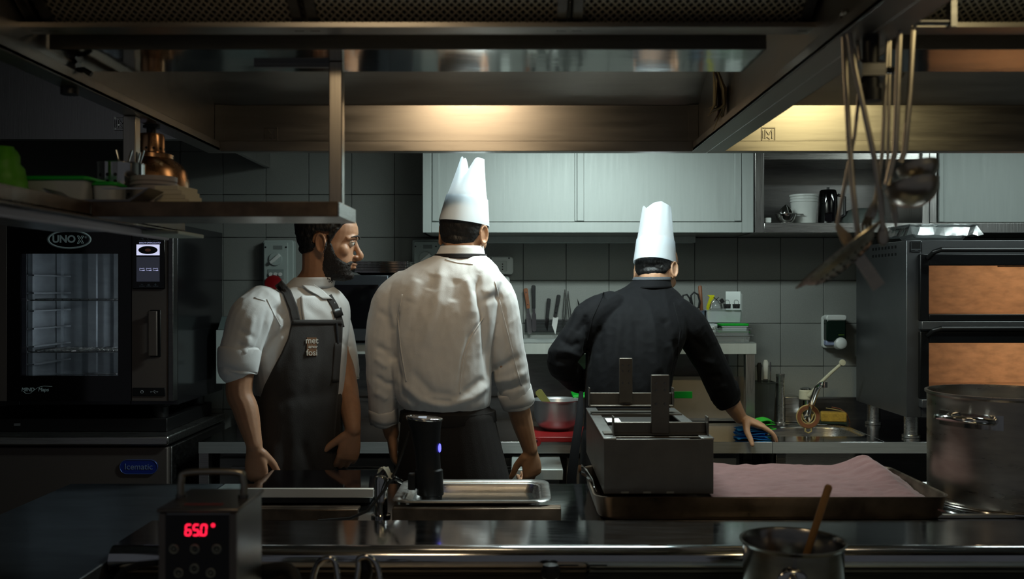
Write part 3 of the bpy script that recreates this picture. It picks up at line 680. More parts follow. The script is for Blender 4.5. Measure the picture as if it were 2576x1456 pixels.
MB().box((-.89, 1.35, 0), (2.3, 2.1, .1)).build('plinth', steel_dark, sv)

# long bars in front of pan and hob
def bar(name, x0, x1, y0, y1, Z, label, m=steel_worn, d=.02):
    a = P(x0, y1, Z); b = P(x1, y0, Z)
    o = thing(name, label, 'bar', ((a.x+b.x)/2, Z, IZ))
    MB().box((a.x, Z, IZ+.0005), (b.x, Z+d, b.z)).build('bar', m, o, bevel=.003)
    MB().box((a.x, Z+d, b.z-.006), (b.x, Z+d+.025, b.z)).build('flange', m, o, bevel=.001)
bar('grill_bar', 640, 900, 1281, 1308, 2.47, 'stained steel bar in front of the black induction hob')
bar('grill_bar', 986, 1412, 1279, 1308, 2.45, 'stained steel bar in front of the water bath pan')
tb = P(2300, 1296, 2.53); tag(MB().box((P(2016,1296,2.52).x, 2.50, IZ+.0005), (2.2, 2.515, IZ+.010)).build('trim_strip', steel_h, None, bevel=.002), 'thin steel strip between roasting tray and stock pot', 'trim')
# induction hob
c0 = P(640, 1230, 2.655); c1 = P(938, 1230, 2.655)
ih = thing('induction_hob', 'black glass induction hob with a pale steel edge', 'hob', ((c0.x+c1.x)/2, 2.78, IZ))
MB().box((c0.x-.02, 2.662, .942), (c1.x, 2.925, .947)).build('glass_top', black_gloss, ih, bevel=.001)
MB().box((c0.x-.02, 2.648, .922), (c1.x+.002, 2.662, .947)).build('front_trim', mat('satin_aluminium', (.70,.66,.60), .5, .8), ih, bevel=.002)
MB().box((c0.x-.01, 2.664, .905), (c1.x-.01, 2.92, .942)).build('body', black_mat, ih)
for x in (c0.x+.03, c1.x-.04): MB().cyl((x, 2.70, IZ+.0005), (x, 2.70, .905), .012).cyl((x, 2.88, IZ+.0005), (x, 2.88, .905), .012).build('foot', black_mat, ih)
# steel post with a scrap of paper
c = P(958, 1310, 2.52); pz = P(0, 1198, 2.52).z
po = thing('pillar_tap', 'short polished steel pillar beside the water bath', 'tap', (c.x, 2.52, IZ))
MB().lathe([(.001,0),(.026,0),(.026,.006),(.018,.008),(.018,pz-IZ-.01),(.014,pz-IZ),(.001,pz-IZ+.003)], (c.x, 2.52, IZ+.0005)).build('pillar', steel_shiny, po)
MB().tube([(c.x, 2.52, pz-.015), (c.x+.03, 2.56, pz-.012), (c.x+.045, 2.60, pz-.03)], .006).build('spout', steel_shiny, po)
random.seed(9)
g = MB(); gv = []; gf = []
for i in range(6):
    for j in range(6):
        gv.append((c.x-.008+i*.008, 2.50+j*.010, pz+.005+random.uniform(0,.014)+.012*math.sin(i*.9)))
for i in range(5):
    for j in range(5): gf.append((i*6+j, (i+1)*6+j, (i+1)*6+j+1, i*6+j+1))
tag(solid(g.add(gv, gf).build('paper_scrap', paper, None, smooth=None, org=Vector((c.x, 2.52, pz+.004))), .0008), 'crumpled yellowish paper scrap on top of the steel pillar', 'paper')
# water bath pan
px0, px1, py0, py1, pz = -.325, .09, 2.475, 2.76, .95
pn = thing('water_bath_pan', 'rectangular steel gastro pan of water holding the sous-vide stick', 'pan', ((px0+px1)/2, (py0+py1)/2, IZ))
rs = []; cx, cy = (px0+px1)/2, (py0+py1)/2; w, d = px1-px0, py1-py0
for (k, z, r) in ((-.25, .904, .03), (-.05, .903, .03), (-.035, .910, .035), (-.025, .945, .04), (-.02, .950, .04), (.0, .951, .045), (.003, .947, .045), (.0, .9495, .045), (-.018, .9485, .04), (-.029, .944, .036), (-.039, .911, .033), (-.05, .9045, .03)):
    rs.append([Vector((cx+p[0], cy+p[1], z)) for p in rrect(w+2*k if k > -.2 else .03, d+2*k if k > -.2 else .02, r if k > -.2 else .005)])
rs.append([Vector((cx+p[0], cy+p[1], .9045)) for p in rrect(.03, .02, .005)])
MB().rings(rs).build('pan', steel_h, pn, smooth=50)
MB().prism(rrect(w-.066, d-.066, .035), (cx, cy, .9165), (1,0,0), (0,1,0), (0,0,1), .004).build('water', water_m, pn)
# sous-vide stick
c = P(1075, 1262, 2.60)
sx, sy = c.x-.002, 2.60
sv_ = thing('sous_vide_stick', 'black sous-vide stick with silver rim and blue light in the pan', 'immersion circulator', (sx, sy, .921))
def z26(y): return P(0, y, 2.6).z
rs = []
for (a, b, z, ox_) in ((.001,.001,.9215,.012),(.03,.026,.9215,.012),(.031,.027,.94,.012),(.037,.03,.942,.010),(.038,.031,z26(1182),.006),(.034,.029,z26(1178),.005),(.034,.029,z26(1140),.002),(.041,.032,z26(1080),-.003),(.047,.034,z26(1062),-.006),(.049,.035,z26(1055),-.006),(.001,.001,z26(1055),-.006)):
    rs.append([Vector((sx+ox_+a*math.cos(t), sy+b*math.sin(t), z)) for t in [2*math.pi*k/32 for k in range(32)]])
MB().rings(rs).build('body', black_mat, sv_, smooth=30)
rs = []
tilt = .10
for (a, b, z) in ((.047,.034,.0),(.050,.036,.001),(.0505,.0365,.006),(.049,.035,.008),(.044,.031,.008),(.043,.030,.006)):
    rs.append([Vector((sx-.006+a*math.cos(t), sy+b*math.sin(t), z26(1056)+z-tilt*a*math.cos(t)*.8)) for t in [2*math.pi*k/40 for k in range(40)]])
hd = MB().rings(rs, cap=False).build('rim', steel_shiny, sv_, smooth=60)
rs = [[Vector((sx-.006+.044*math.cos(t), sy+.031*math.sin(t), z26(1056)+zz-tilt*.044*math.cos(t)*.8)) for t in [2*math.pi*k/40 for k in range(40)]] for zz in (0,.0068)]
tp = MB().rings(rs).build('touch_panel', mat('brown_glass', '#4a4440', .12), sv_, smooth=40)
MB().box((sx-.022, sy-.010, z26(1056)+.0072), (sx+.0, sy+.006, z26(1056)+.0090)).build('display', emit('cool_display', (.75,.85,.95), .5), tp)
MB().ell((sx+.0365, sy-.010, z26(1125)), (.004,.008,.012)).build('blue_light', emit('blue_led', (.12,.12,1.0), 2.5), sv_)
MB().box((sx-.05, sy-.012, .955), (sx-.028, sy+.012, z26(1190))).build('clamp', black_mat, sv_, bevel=.004)
cord = [P(1030,1085,2.58), P(1015,1130,2.56), P(995,1185,2.53), P(965,1235,2.48), P(925,1285,2.44), P(880,1304,2.44), P(800,1308,2.45)]
cord[-1].z = IZ+.006; cord[-2].z = max(cord[-2].z, IZ+.006)
MB().tube(cord, .0038, 8).build('cord', black_soft, sv_, smooth=60)
# roasting tray
tr = thing('roasting_tray', 'large brown-stained roasting tray with flared rim', 'tray', (.67, 2.7, IZ))
tx0, tx1, ty0, ty1 = .205, 1.13, 2.475, 2.92
cx, cy, w, d = (tx0+tx1)/2, (ty0+ty1)/2, tx1-tx0, ty1-ty0
rs = []
for (k, z) in ((-.15, IZ+.001), (-.014, IZ+.001), (-.008, IZ+.010), (.0, IZ+.058), (.004, IZ+.062), (.0, IZ+.0625), (-.004, IZ+.058), (-.012, IZ+.012), (-.018, IZ+.005), (-.15, IZ+.005)):
    rs.append([Vector((cx+p[0], cy+p[1], z)) for p in rrect(w+2*k, d+2*k, .045+k*.2)])
MB().rings(rs).build('tray', steel_worn, tr, smooth=50)
# pink towel
g = MB(); n, m_ = 120, 80; gv = []; gf = []
for i in range(n+1):
    for j in range(m_+1):
        u, v = i/n, j/m_
        x = .5185+u*.5965; y = 2.483+v*.43
        z = IZ+.036+.022*math.exp(-((v-.0)/.08)**2)*0+.022*v+.03*math.exp(-((u-.9)/.08)**2-((v-1)/.5)**2)+.012*math.exp(-((u-.08)/.06)**2-((v-1)/.3)**2)
        z += .0050*noise.noise(Vector((x*7, y*14, 0)))+.0060*(.5-abs(noise.noise(Vector((x*11+y*9, y*20-x*5, 3)))))+.0030*(.5-abs(noise.noise(Vector((x*24-y*18, y*40, 9)))))
        z -= .022*max(0,(u-.92)/.08)*(1-v*.6)
        z += .004*abs(noise.noise(Vector((x*14-y*20, x*8+y*20, 7))))
        gv.append((x, y, z))
for i in range(n):
    for j in range(m_): gf.append((i*(m_+1)+j, (i+1)*(m_+1)+j, (i+1)*(m_+1)+j+1, i*(m_+1)+j+1))
tw = g.add(gv, gf).build('pink_towel', pink_cloth, None, smooth=80, org=Vector((.8, 2.7, IZ+.03)))
solid(tw, .004, 1); tag(tw, 'dusty pink towel spread over the roasting tray', 'towel')
# steel box with adjustable press frames on the tray rims
bx = thing('press_box', 'tall plain steel box with two T-shaped holders standing in the tray', 'grill box', (.37, 2.8, IZ+.064))
b0, b1, bF, bB, bz0, bz1 = P(1520,0,2.50).x, P(1795,0,2.50).x, 2.50, 3.14, IZ+.0645, P(0,1105,2.5).z
MB().box((b0, bF, bz0), (b1, bF+.004, bz1)).build('front_panel', steel_box, bx, bevel=.001)
MB().box((b0, bF+.004, bz0), (b0+.004, bB, bz1)).box((b1-.004, bF+.004, bz0), (b1, bB, bz1)).box((b0, bB, bz0), (b1, bB+.004, bz1)).build('side_panel', steel_box, bx)
MB().box((b0-.002, bF, bz1), (b0+.032, bB, bz1+.004)).box((b1-.032, bF, bz1), (b1+.002, bB, bz1+.004)).build('top_flange', steel_h, bx, bevel=.001)
MB().box((b0+.03, bF+.01, bz1-.03), (b1-.03, bB, bz1-.026)).build('inner_tray', mat('matt_dark_steel',(.05,.048,.045),.6,.6), bx)  # even near-black steel, rougher than the box panels
sl = MB()
for x in (1572, 1628, 1686): q = P(x, 1250, bF); sl.box((q.x-.010, bF-.0006, IZ+.066), (q.x+.010, bF+.001, IZ+.071))
sl.build('vent_slot', mat('painted_slot_light', '#8a8a84', .6), bx)  # pale blocks paint the light that shows through the slots
def holder(Z, hx0, hx1, y_top, y_bar, y_bot, px0_, px1_, y_post):
    a = P(hx0, y_bot, Z); b = P(hx1, y_bar, Z)
    h = MB().box((a.x, Z, a.z), (b.x, Z+.012, b.z)).build('crossbar', steel_box, bx, bevel=.002)
    MB().box((a.x, Z-.03, a.z), (b.x, Z, a.z+.004)).box((a.x-.003, Z-.03, a.z), (a.x, Z+.012, b.z+.018)).box((b.x, Z-.03, a.z), (b.x+.003, Z+.012, b.z+.018)).build('cradle', steel_box, h, bevel=.001)
    c, d_ = P(px0_, y_bar, Z), P(px1_, y_post, Z)
    p = MB().box((c.x, Z-.014, a.z+.01), (d_.x, Z-.002, d_.z)).build('post', steel_box, bx, bevel=.002)
    for yy in (.012, .03, .012+.055):
        for xx in (.25, .75):
            q = Vector((c.x+(d_.x-c.x)*xx, Z-.014, d_.z-yy-.01)); MB().lathe([(.001,0),(.0035,0),(.003,.002),(.001,.002)], q, 8, axis=(0,-1,0)).build('screw', steel_dark, p)
holder(2.56, 1543, 1775, 0, 1062, 1098, 1637, 1682, 942)
holder(3.0, 1483, 1690, 0, 988, 1020, 1557, 1590, 900)
MB().box((b0+.004, 2.55, bz1+.004), (b1-.004, 2.60, bz1+.008)).build('cross_plate', steel_box, bx)
MB().box((b0+.004, 2.95, bz1+.004), (b1-.004, 3.03, bz1+.008)).build('cross_plate', steel_box, bx)
g = MB()
for k in range(6): g.tube([(b0+.035, 2.78+k*.014, bz1+.006), (b0+.075, 2.78+k*.014, bz1+.006)], .002, 6)
g.box((b0+.034, 2.775, bz1-.026), (b0+.038, 2.855, bz1+.006)); g.box((b0+.072, 2.775, bz1-.026), (b0+.076, 2.855, bz1+.006)); g.build('wire_rest', steel_dark, bx)
# bent sheet edge at the tray's left rear corner
g = MB(); gv = []; gf = []
pts = [(P(1455,1170,2.80)), (P(1463,1168,2.76)), (P(1475,1180,2.72)), (P(1490,1205,2.64)), (P(1500,1240,2.54))]
for p in pts: gv += [p, Vector((p.x, p.y, IZ+.064))]
for i in range(4): gf.append((i*2, i*2+1, i*2+3, i*2+2))
tag(solid(g.add(gv, gf).build('bent_sheet', steel_shiny, None, smooth=80, org=Vector((.19,2.7,IZ+.064))), .002), 'curved polished sheet rising from the left rear tray rim', 'sheet')
# stock pot
c = Vector((1.372, 2.70, IZ+.0005)); r, h = .195, .312
sp = thing('stock_pot', 'big polished steel stock pot at the right edge', 'pot', c)
MB().lathe([(.001,0),(r-.012,0),(r,.01),(r,h-.012),(r+.006,h-.006),(r+.006,h),(r-.002,h),(r-.004,h-.01),(r-.004,.02),(.001,.014)], c, 64).build('pot', mat('pot_steel', (.43,.39,.34), .30, 1, var=.25, vscale=5, rvar=.07, stretch=(1,1,4)), sp, smooth=40)
hA = math.atan2(-.62, -.79)
def ring_pt(a, rad, z): return Vector((c.x+rad*math.cos(a), c.y+rad*math.sin(a), c.z+z))
hp = [ring_pt(hA-.33, r, .245), ring_pt(hA-.33, r+.03, .25), ring_pt(hA-.20, r+.062, .255), ring_pt(hA, r+.072, .256), ring_pt(hA+.20, r+.062, .255), ring_pt(hA+.33, r+.03, .25), ring_pt(hA+.33, r, .245)]
hd = MB().limb(hp, [.009]*7, 12, 5).build('handle', steel_shiny, sp, smooth=60)
MB().rings([[ring_pt(hA+s*(.46-abs(t)*.0), r+.0008, z) for z in (.225, .265)]+[ring_pt(hA+s*.46, r+.003, z) for z in (.265, .225)] for s, t in ((-1,0),(-.5,0),(0,0),(.5,0),(1,0))]).build('handle_plate', steel_shiny, hd)
# trivet wire seen left of pot base
MB().tube([ring_pt(a, r+.012, .006) for a in [2*math.pi*k/40 for k in range(40)]], .0045, 8, closed=True).build('base_ring', steel_shiny, sp)
# ------------------------------------------------------------------ near things on the stove
c = Vector((P(1995,0,1.93).x, 1.93, .8685)); r = .103; h = P(0,1357,1.93).z-.8685
sp = thing('saucepan', 'steel saucepan with flared lip in the near foreground', 'saucepan', c)
MB().lathe([(.001,0),(r-.01,0),(r-.004,.008),(r-.004,h-.01),(r+.003,h-.002),(r+.003,h),(r-.002,h-.001),(r-.008,h-.012),(r-.008,.014),(.001,.010)], c, 56).build('pan', mat('saucepan_steel', (.36,.345,.32), .20, 1, var=.35, vscale=9, rvar=.06, stretch=(1,1,3)), sp, smooth=40)
MB().tube([c+Vector((-.03,-r+.004,h-.05)), c+Vector((-.035,-r-.03,h-.05)), c+Vector((-.04,-r-.08,h-.045)), c+Vector((-.05,-r-.22,h-.03))], [.013,.011,.010,.012], 12).ell(c+Vector((-.03,-r+.002,h-.05)), (.03,.007,.018)).build('handle', steel_shiny, sp, smooth=60)
MB().lathe([(.001,0),(r-.009,0),(r-.009,.002),(.001,.002)], c+Vector((0,0,.03)), 40).build('sauce', mat('brown_sauce', '#1a0f0a', .2), sp)
a = P(2030, 1390, 1.955); b = P(2086, 1220, 1.93); dirv = (b-a).normalized()
ws_ = thing('wooden_spoon', 'wooden spoon handle leaning in the saucepan', 'spoon', a)
MB().tube([a-dirv*.052, a, b-dirv*.004, b], [.007,.0072,.0078,.005], 12).build('handle', wood, ws_, smooth=50)
MB().ell(a-dirv*.07+Vector((0,0,0)), (.014,.006,.020)).build('bowl', wood, ws_)
# circulator box with red display
Zc = 1.60
x0_, x1_ = P(400,0,Zc).x, P(597,0,Zc).x; zt = P(0,1288,Zc).z
ci = thing('thermal_circulator', 'steel thermal circulator with red 65.0 readout and a bow handle', 'immersion circulator', ((x0_+x1_)/2, Zc, .8685))
cs = mat('circulator_steel', (.17,.15,.13), .35, .95, var=.12, vscale=14)
MB().box((x0_, Zc, .869), (x1_, Zc+.155, zt)).build('housing', mat('circulator_side', (.42,.42,.41), .3, 1, var=.1), ci, bevel=.003)
MB().box((x0_-.003, Zc-.004, zt), (x1_+.003, Zc+.16, zt+.006)).build('lid', cs, ci, bevel=.002)
fp = MB().box((x0_+.001, Zc-.004, .87), (x0_+.012, Zc, zt-.002)).box((x1_-.012, Zc-.004, .87), (x1_-.001, Zc, zt-.002)).build('front_frame', cs, ci)
pnl = MB().box((x0_+.012, Zc-.004, .87), (x1_-.012, Zc-.0005, zt-.004)).build('front_panel', mat('membrane_black', '#060506', .3), ci)
led = emit('red_led', (1.0, .012, .05), 2.2)
SEG = {'6':'acdefg','5':'acdfg','0':'abcdef'}
def seg_digit(ch, X, Zz, w=.0085, h=.0175):
    g = MB(); t = .0022; sh = .08
    def pt(u, v): return Vector((X+u*w+v*h*sh, Zc-.0052, Zz+v*h))
    E = {'a':((0,1),(1,1)),'b':((1,1),(1,.5)),'c':((1,.5),(1,0)),'d':((0,0),(1,0)),'e':((0,.5),(0,0)),'f':((0,1),(0,.5)),'g':((0,.5),(1,.5))}
    for s in SEG[ch]:
        a_, b_ = pt(*E[s][0]), pt(*E[s][1]); dd = (b_-a_)*.1; g.tube([a_+dd, b_-dd], t*.6, 6)
    return g
q = P(468, 1344, Zc)
for k, ch in enumerate('650'): seg_digit(ch, q.x+.0005+k*.0129, q.z).build('led_digit', led, pnl)
MB().ell((q.x+.0243, Zc-.0052, q.z-.0004), (.0011,.0010,.0011)).build('led_point', led, pnl)
cc = P(536, 1321, Zc-.005); MB().tube([cc+Vector((.0022*math.cos(a),0,.0022*math.sin(a))) for a in [2*math.pi*k/12 for k in range(12)]], .001, 6, closed=True).build('led_degree', led, pnl)
for (x, y, s) in ((437,1381,'v'),(490,1381,'-'),(545,1381,'^'),(449,1441,'^'),(489,1430,'-'),(530,1441,'v')):
    cc = P(x, y, Zc-.0048); g = MB().tube([cc+Vector((.0066*math.cos(a),0,.0066*math.sin(a))) for a in [2*math.pi*k/20 for k in range(20)]], .0016, 6, closed=True)
    if s == '-': g.box(cc+Vector((-.003,-.0008,-.0006)), cc+Vector((.003,.0005,.0006)))
    else: k = 1 if s == '^' else -1; g.prism([(-.003,-.002*k),(.003,-.002*k),(0,.003*k)], cc, (1,0,0),(0,0,1),(0,-1,0),.0008)
    g.build('button', mat('button_print', '#69706c', .5), pnl)
lm = MB()
for k in range(9): lm.box((x0_+.032+k*.0075, 1.625, zt+.0062), (x0_+.0375+k*.0075, 1.638, zt+.0066))
lm.build('lid_print', mat('red_print', '#7d1c1c', .5), ci)
hy = Zc+.085; hx0, hx1 = P(456,0,hy).x, P(612,0,hy).x; hzt = P(0,1188,hy).z
MB().limb([(hx0, hy, zt+.004), (hx0, hy, hzt-.014), (hx0+.012, hy, hzt), (hx1-.012, hy, hzt), (hx1, hy, hzt-.014), (hx1, hy, zt+.004)], [.0062]*6, 12, 5).build('handle', mat('handle_brass_steel', (.38,.35,.29), .3, 1), ci, smooth=60)
MB().cyl((hx0, hy, zt+.006), (hx0, hy, zt+.012), .009).cyl((hx1, hy, zt+.006), (hx1, hy, zt+.012), .009).build('handle_ferrule', steel_dark, ci)
MB().tube([P(400,1415,1.62), P(350,1420,1.66), P(310,1435,1.7), P(285,1470,1.7)], .006, 8).build('power_cord', black_soft, ci, smooth=60)
# tongs loops, pan handle
for (xa, xb, xt, yt, lab) in ((782, 858, 824, 1402, 'steel wire loop handle left of its twin at the bottom edge'), (893, 962, 918, 1398, 'steel wire loop handle with dark grip at the bottom edge')):
    Z = 1.85; a, b, t = P(xa, 1462, Z), P(xb, 1462, Z), P(xt, yt, Z)
    o = thing('basket_handle', lab, 'handle', (t.x, Z, .869))
    MB().limb([(a.x-.006, Z-.01, .874), (a.x+.006, Z, t.z-.03), (t.x-.012, Z+.002, t.z-.006), (t.x+.01, Z+.002, t.z-.004), (b.x-.008, Z, t.z-.03), (b.x+.004, Z-.01, .874)], [.006]*6, 10, 5).build('loop', steel_shiny, o, smooth=60)
    MB().box((a.x-.02, Z-.03, .8685), (b.x+.02, Z+.012, .874)).build('foot_plate', steel_dark, o, bevel=.002)
    if xa > 850: MB().ell((t.x-.004, Z+.018, t.z-.034), (.016,.012,.026)).build('grip', black_mat, o)
fpn = thing('frying_pan', 'black frying pan with a thick handle, mostly below the frame', 'pan', (-.32, 1.62, .8685))
MB().lathe([(.001,0),(.10,0),(.125,.035),(.128,.036),(.122,.034),(.098,.005),(.001,.004)], (-.32, 1.60, .8685), 40).build('pan', black_mat, fpn, smooth=40)
a, b = P(606, 1446, 1.80), P(735, 1440, 1.76)
MB().limb([a, (a+b)/2+Vector((0,0,.004)), b, Vector((-.385, 1.70, .905))], [.013,.015,.012,.008], 12, 5).build('handle', black_soft, fpn, smooth=60)
# ------------------------------------------------------------------ overhead gantry shelves
ga = thing('gantry_shelf', 'two-tier steel pass shelf hanging over the left of the island', 'shelf', (-.45, 1.89, 1.64))
GF, GB = 1.89, 2.08
uz = P(0,125,GF).z
MB().box((-.925, GF, uz), (P(1870,0,GB).x, GB, uz+.002)).build('upper_board', steel_mirror, ga)
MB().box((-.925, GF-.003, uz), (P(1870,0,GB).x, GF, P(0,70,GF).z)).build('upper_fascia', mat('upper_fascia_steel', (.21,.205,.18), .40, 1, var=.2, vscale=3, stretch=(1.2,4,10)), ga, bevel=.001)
MB().box((P(640,0,2.0).x, 1.996, uz-.010), (P(848,0,2.0).x, 2.004, uz)).build('stiffener', steel_dark, ga)
LZ = P(0,545,GF).z; LT = P(0,507,GF).z; lx0, lx1 = P(232,0,GF).x, P(850,0,GF).x
MB().box((lx0, GF, LZ), (lx1, GB, LZ+.003)).build('lower_board', steel_h, ga)
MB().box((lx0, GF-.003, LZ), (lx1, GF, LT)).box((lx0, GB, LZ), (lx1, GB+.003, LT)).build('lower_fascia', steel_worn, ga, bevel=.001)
MB().box((lx1, GF-.003, LZ), (lx1+.003, GB+.003, LT)).build('end_fascia', steel_h, ga, bevel=.001)
px = P(847,0,2.0).x; MB().box((px-.0138, 1.986, LZ+.003), (px+.0138, 2.014, uz)).build('post', mat('gantry_post_steel', (.46,.42,.36), .3, 1, var=.15, stretch=(40,40,1)), ga, bevel=.002)
# shelf running towards the camera at the left
ls = thing('side_shelf', 'left steel shelf running towards the viewer with a pale rail', 'shelf', (-.93, 1.8, LZ))
MB().box((-1.17, 1.05, LZ+.002), (lx0-.002, 2.425, LZ+.005)).build('board', steel_h, ls)
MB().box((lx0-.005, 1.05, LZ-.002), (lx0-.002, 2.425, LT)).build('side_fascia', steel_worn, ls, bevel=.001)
MB().box((-.899, 1.05, LZ-.019), (-.881, 2.425, LZ+.0)).build('rail', mat('pale_rail', '#b9b4bb', .45), ls, bevel=.005)
MB().box((-.881, 2.24, LZ-.014), (-.795, 2.425, LZ-.005)).build('end_plate', mat('pale_board', '#a9b2a8', .6), ls, bevel=.002)
px2 = P(331,0,2.34).x
MB().box((px2-.0155, 2.325, LZ+.005), (px2+.0155, 2.356, HZ-.0065)).build('post', MATS['gantry_post_steel'], ls, bevel=.002)
# ------------------------------------------------------------------ things on the left shelves
SZ = LZ+.0055
cup = P(305, 470, 2.17); cy = 2.17
cc = Vector((cup.x, cy, SZ)); ch = P(0,412,cy).z-SZ; cr = .0515
cu = thing('cutlery_holder', 'perforated steel cylinder of cutlery on the left shelf', 'cutlery holder', cc)
MB().lathe([(.001,0),(cr,0),(cr,ch-.003),(cr+.001,ch),(cr-.002,ch),(cr-.002,.003),(.001,.003)], cc, 40).build('cylinder', steel_shiny, cu, smooth=40)
hl = MB()
for gx in (-1.9, -1.5, -1.15, -.62, -.3):
    for k in range(4):
        d = Vector((math.sin(gx+1.3), -math.cos(gx+1.3), 0)); hl.cyl(cc+d*(cr-.001)+Vector((0,0,ch-.030-k*.0146)), cc+d*(cr+.0006)+Vector((0,0,ch-.030-k*.0146)), .0039, n=10)
hl.build('hole', black_mat, cu)
random.seed(2)
for k, (px_, py_, top, w) in enumerate(((292,0,376,.006),(332,0,378,.005),(345,0,382,.006),(362,0,378,.005),(352,0,384,.005))):
    t = P(px_, top, cy); b = cc+Vector((random.uniform(-.02,.02), random.uniform(-.02,.02), .006))
    o = thing('cutlery_piece', ['steel knife handle standing alone in the cutlery holder','leftmost of the slanted spoon handles in the cutlery holder','second slanted spoon handle in the cutlery holder','rightmost slanted spoon handle in the cutlery holder','dark fork handle between the slanted spoons'][k], 'cutlery', b)
    MB().tube([b, b.lerp(t,.5), t-(t-b).normalized()*.004, t], [w*.5, w*.5, w, w*.6], 8, flat=.45).build('handle', steel_shiny, o, smooth=50)
    MB().ell(b+(t-b)*.08, (.004,.004,.012)).build('head', steel_shiny, o)
# copper heat lamp hanging behind
hc = Vector((P(381,0,2.47).x, 2.47, P(0,480,2.47).z))
hl_ = thing('heat_lamp', 'copper dome heat lamp hanging over the left shelf', 'lamp', hc)
def hz(y): return P(0,y,2.47).z-hc.z
dome = [(.093,0),(.095,.003),(.094,.017),(.088,hz(432)),(.076,hz(415)),(.057,hz(402)),(.055,hz(400)),(.055,hz(390)),(.043,hz(386)),(.0345,hz(384)),(.0327,hz(345)),(.030,hz(338)),(.001,hz(338))]
MB().lathe([(.001,.05),(.077,.017),(.0895,0)]+dome, hc, 40).build('shade', copper, hl_, smooth=35)
hm = MB()
for k in range(12):
    a = 2*math.pi*k/12; d = Vector((math.cos(a), math.sin(a), 0)); hm.cyl(hc+Vector((0,0,hz(376)))+d*.0318, hc+Vector((0,0,hz(376)))+d*.0348, .0034, n=8)
hm.build('vent_hole', black_mat, hl_)
MB().cyl(hc+Vector((0,0,hz(338))), Vector((hc.x, 2.47, HZ-.010)), .012).build('stem', black_mat, hl_)
MB().cyl((hc.x, 2.47, HZ-.012), (hc.x, 2.47, HZ-.0065), .021).build('mount', black_mat, hl_)
# tubs with green lids, tray, tub, napkins, green cloth
def tub(x0, x1, ytop, ymid, Z, label, d=.10, group=None):
    a, b = P(x0, ytop, Z), P(x1, ytop, Z); zt_ = a.z; zm = P(0, ymid, Z).z
    o = thing('lidded_tub', label, 'container', ((a.x+b.x)/2, Z+d/2, SZ), group)
    w = b.x-a.x; cx_ = (a.x+b.x)/2
    rs = [[Vector((cx_+p[0], Z+d/2+p[1], z)) for p in rrect(w*s, d*s, .012)] for s, z in ((.8, SZ+.0005), (.92, zm), (.90, zm), (.78, SZ+.004))]
    MB().rings(rs).build('tub', frost_pl, o, smooth=40)
    MB().prism(rrect(w, d, .014), (cx_, Z+d/2, zm), (1,0,0), (0,1,0), (0,0,1), max(.006, zt_-zm)).build('lid', green_pl, o, bevel=.002)
    MB().prism(rrect(w*.9, d*.85, .014), (cx_, Z+d/2, zm+max(.006, zt_-zm)), (1,0,0), (0,1,0), (0,0,1), .002).build('lid_panel', green_pl, o, bevel=.001)
    return o
tub(32, 222, 443, 452, 1.98, 'wide clear tub with green lid on the left shelf', .135)
tub(225, 288, 458, 466, 2.0, 'small clear tub with green lid in front of the cutlery holder', .078)
tr2 = thing('steel_tray', 'dull steel tray on the left shelf beneath the green tubs', 'tray', (P(330,0,1.95).x, 1.96, LT))
a, b = P(180, 505, 1.952), P(378, 480, 1.952)
TZ = LT+.001
MB().prism([(a.x, TZ), (b.x-.02, TZ), (b.x+.02, b.z), (b.x+.015, b.z), (b.x-.024, TZ+.004), (a.x+.004, TZ+.004), (a.x-.03, b.z), (a.x-.034, b.z)], (0,1.897,0), (1,0,0), (0,0,1), (0,1,0), .078).build('tray', steel_dark, tr2)
MB().box((b.x-.075, 1.898, b.z-.002), (b.x+.015, 1.903, b.z+.001)).build('rim', steel_h, tr2)
c = Vector((P(388,0,2.11).x, 2.11, SZ)); zt_ = P(0,446,2.11).z-SZ
o = thing('white_tub', 'frosted white plastic tub in front of the copper lamp', 'container', c)
MB().lathe([(.001,0),(.039,0),(.0465,zt_-.012),(.049,zt_-.010),(.049,zt_),(.0445,zt_),(.037,.003),(.001,.003)], c, 36).build('tub', mat('milky_plastic', '#a79f9c', .5), o, smooth=40)
MB().lathe([(.047,0),(.0508,.001),(.0508,.005),(.047,.006)], c+Vector((0,0,zt_-.02)), 36).build('rim', MATS['milky_plastic'], o)
random.seed(7)
np0 = thing('napkin_stack', 'fanned stack of cream paper napkins at the shelf edge', 'napkins', (P(455,0,2.0).x, 2.0, SZ))
for k in range(7):
    t = k/6; xL = P(392+10*t, 0, 2.0).x; xR = P(505-40*t, 0, 2.0).x; z = SZ+.001+k*.0094
    M = Matrix.Translation(((xL+xR)/2, 2.03, z)) @ Matrix.Rotation(R(4-2*k), 4, 'Z')
    MB().box((-(xR-xL)/2, -.047, 0), ((xR-xL)/2, .039, .0092), M).build('napkin', paper, np0, bevel=.001)
g = MB(); gv = []; gf = []; random.seed(3)
base = P(0, 470, 1.89); n = 16
for i in range(n+1):
    t = i/n; z = SZ+t*(P(0,362,1.89).z-SZ); w = .039*(1-t)**.7+.017
    for k in range(12):
        a_ = 2*math.pi*k/12; rr = w*(1+.35*noise.noise(Vector((k*.9, i*.7, 2))))
        gv.append((base.x-.012+rr*math.cos(a_), 1.93+rr*math.sin(a_), z))
for i in range(n):
    for k in range(12): gf.append((i*12+k, i*12+(k+1)%12, (i+1)*12+(k+1)%12, (i+1)*12+k))
gf += [tuple(range(12))[::-1], tuple(n*12+k for k in range(12))]
tag(g.add(gv, gf).build('crumpled_bag', mat('lime_bag', '#4fa012', .5, bump=.3, bscale=60, var=.25, vscale=20), None, smooth=50, org=Vector((base.x, 1.93, SZ))), 'crumpled bright green bag at the left edge of the shelf', 'bag')

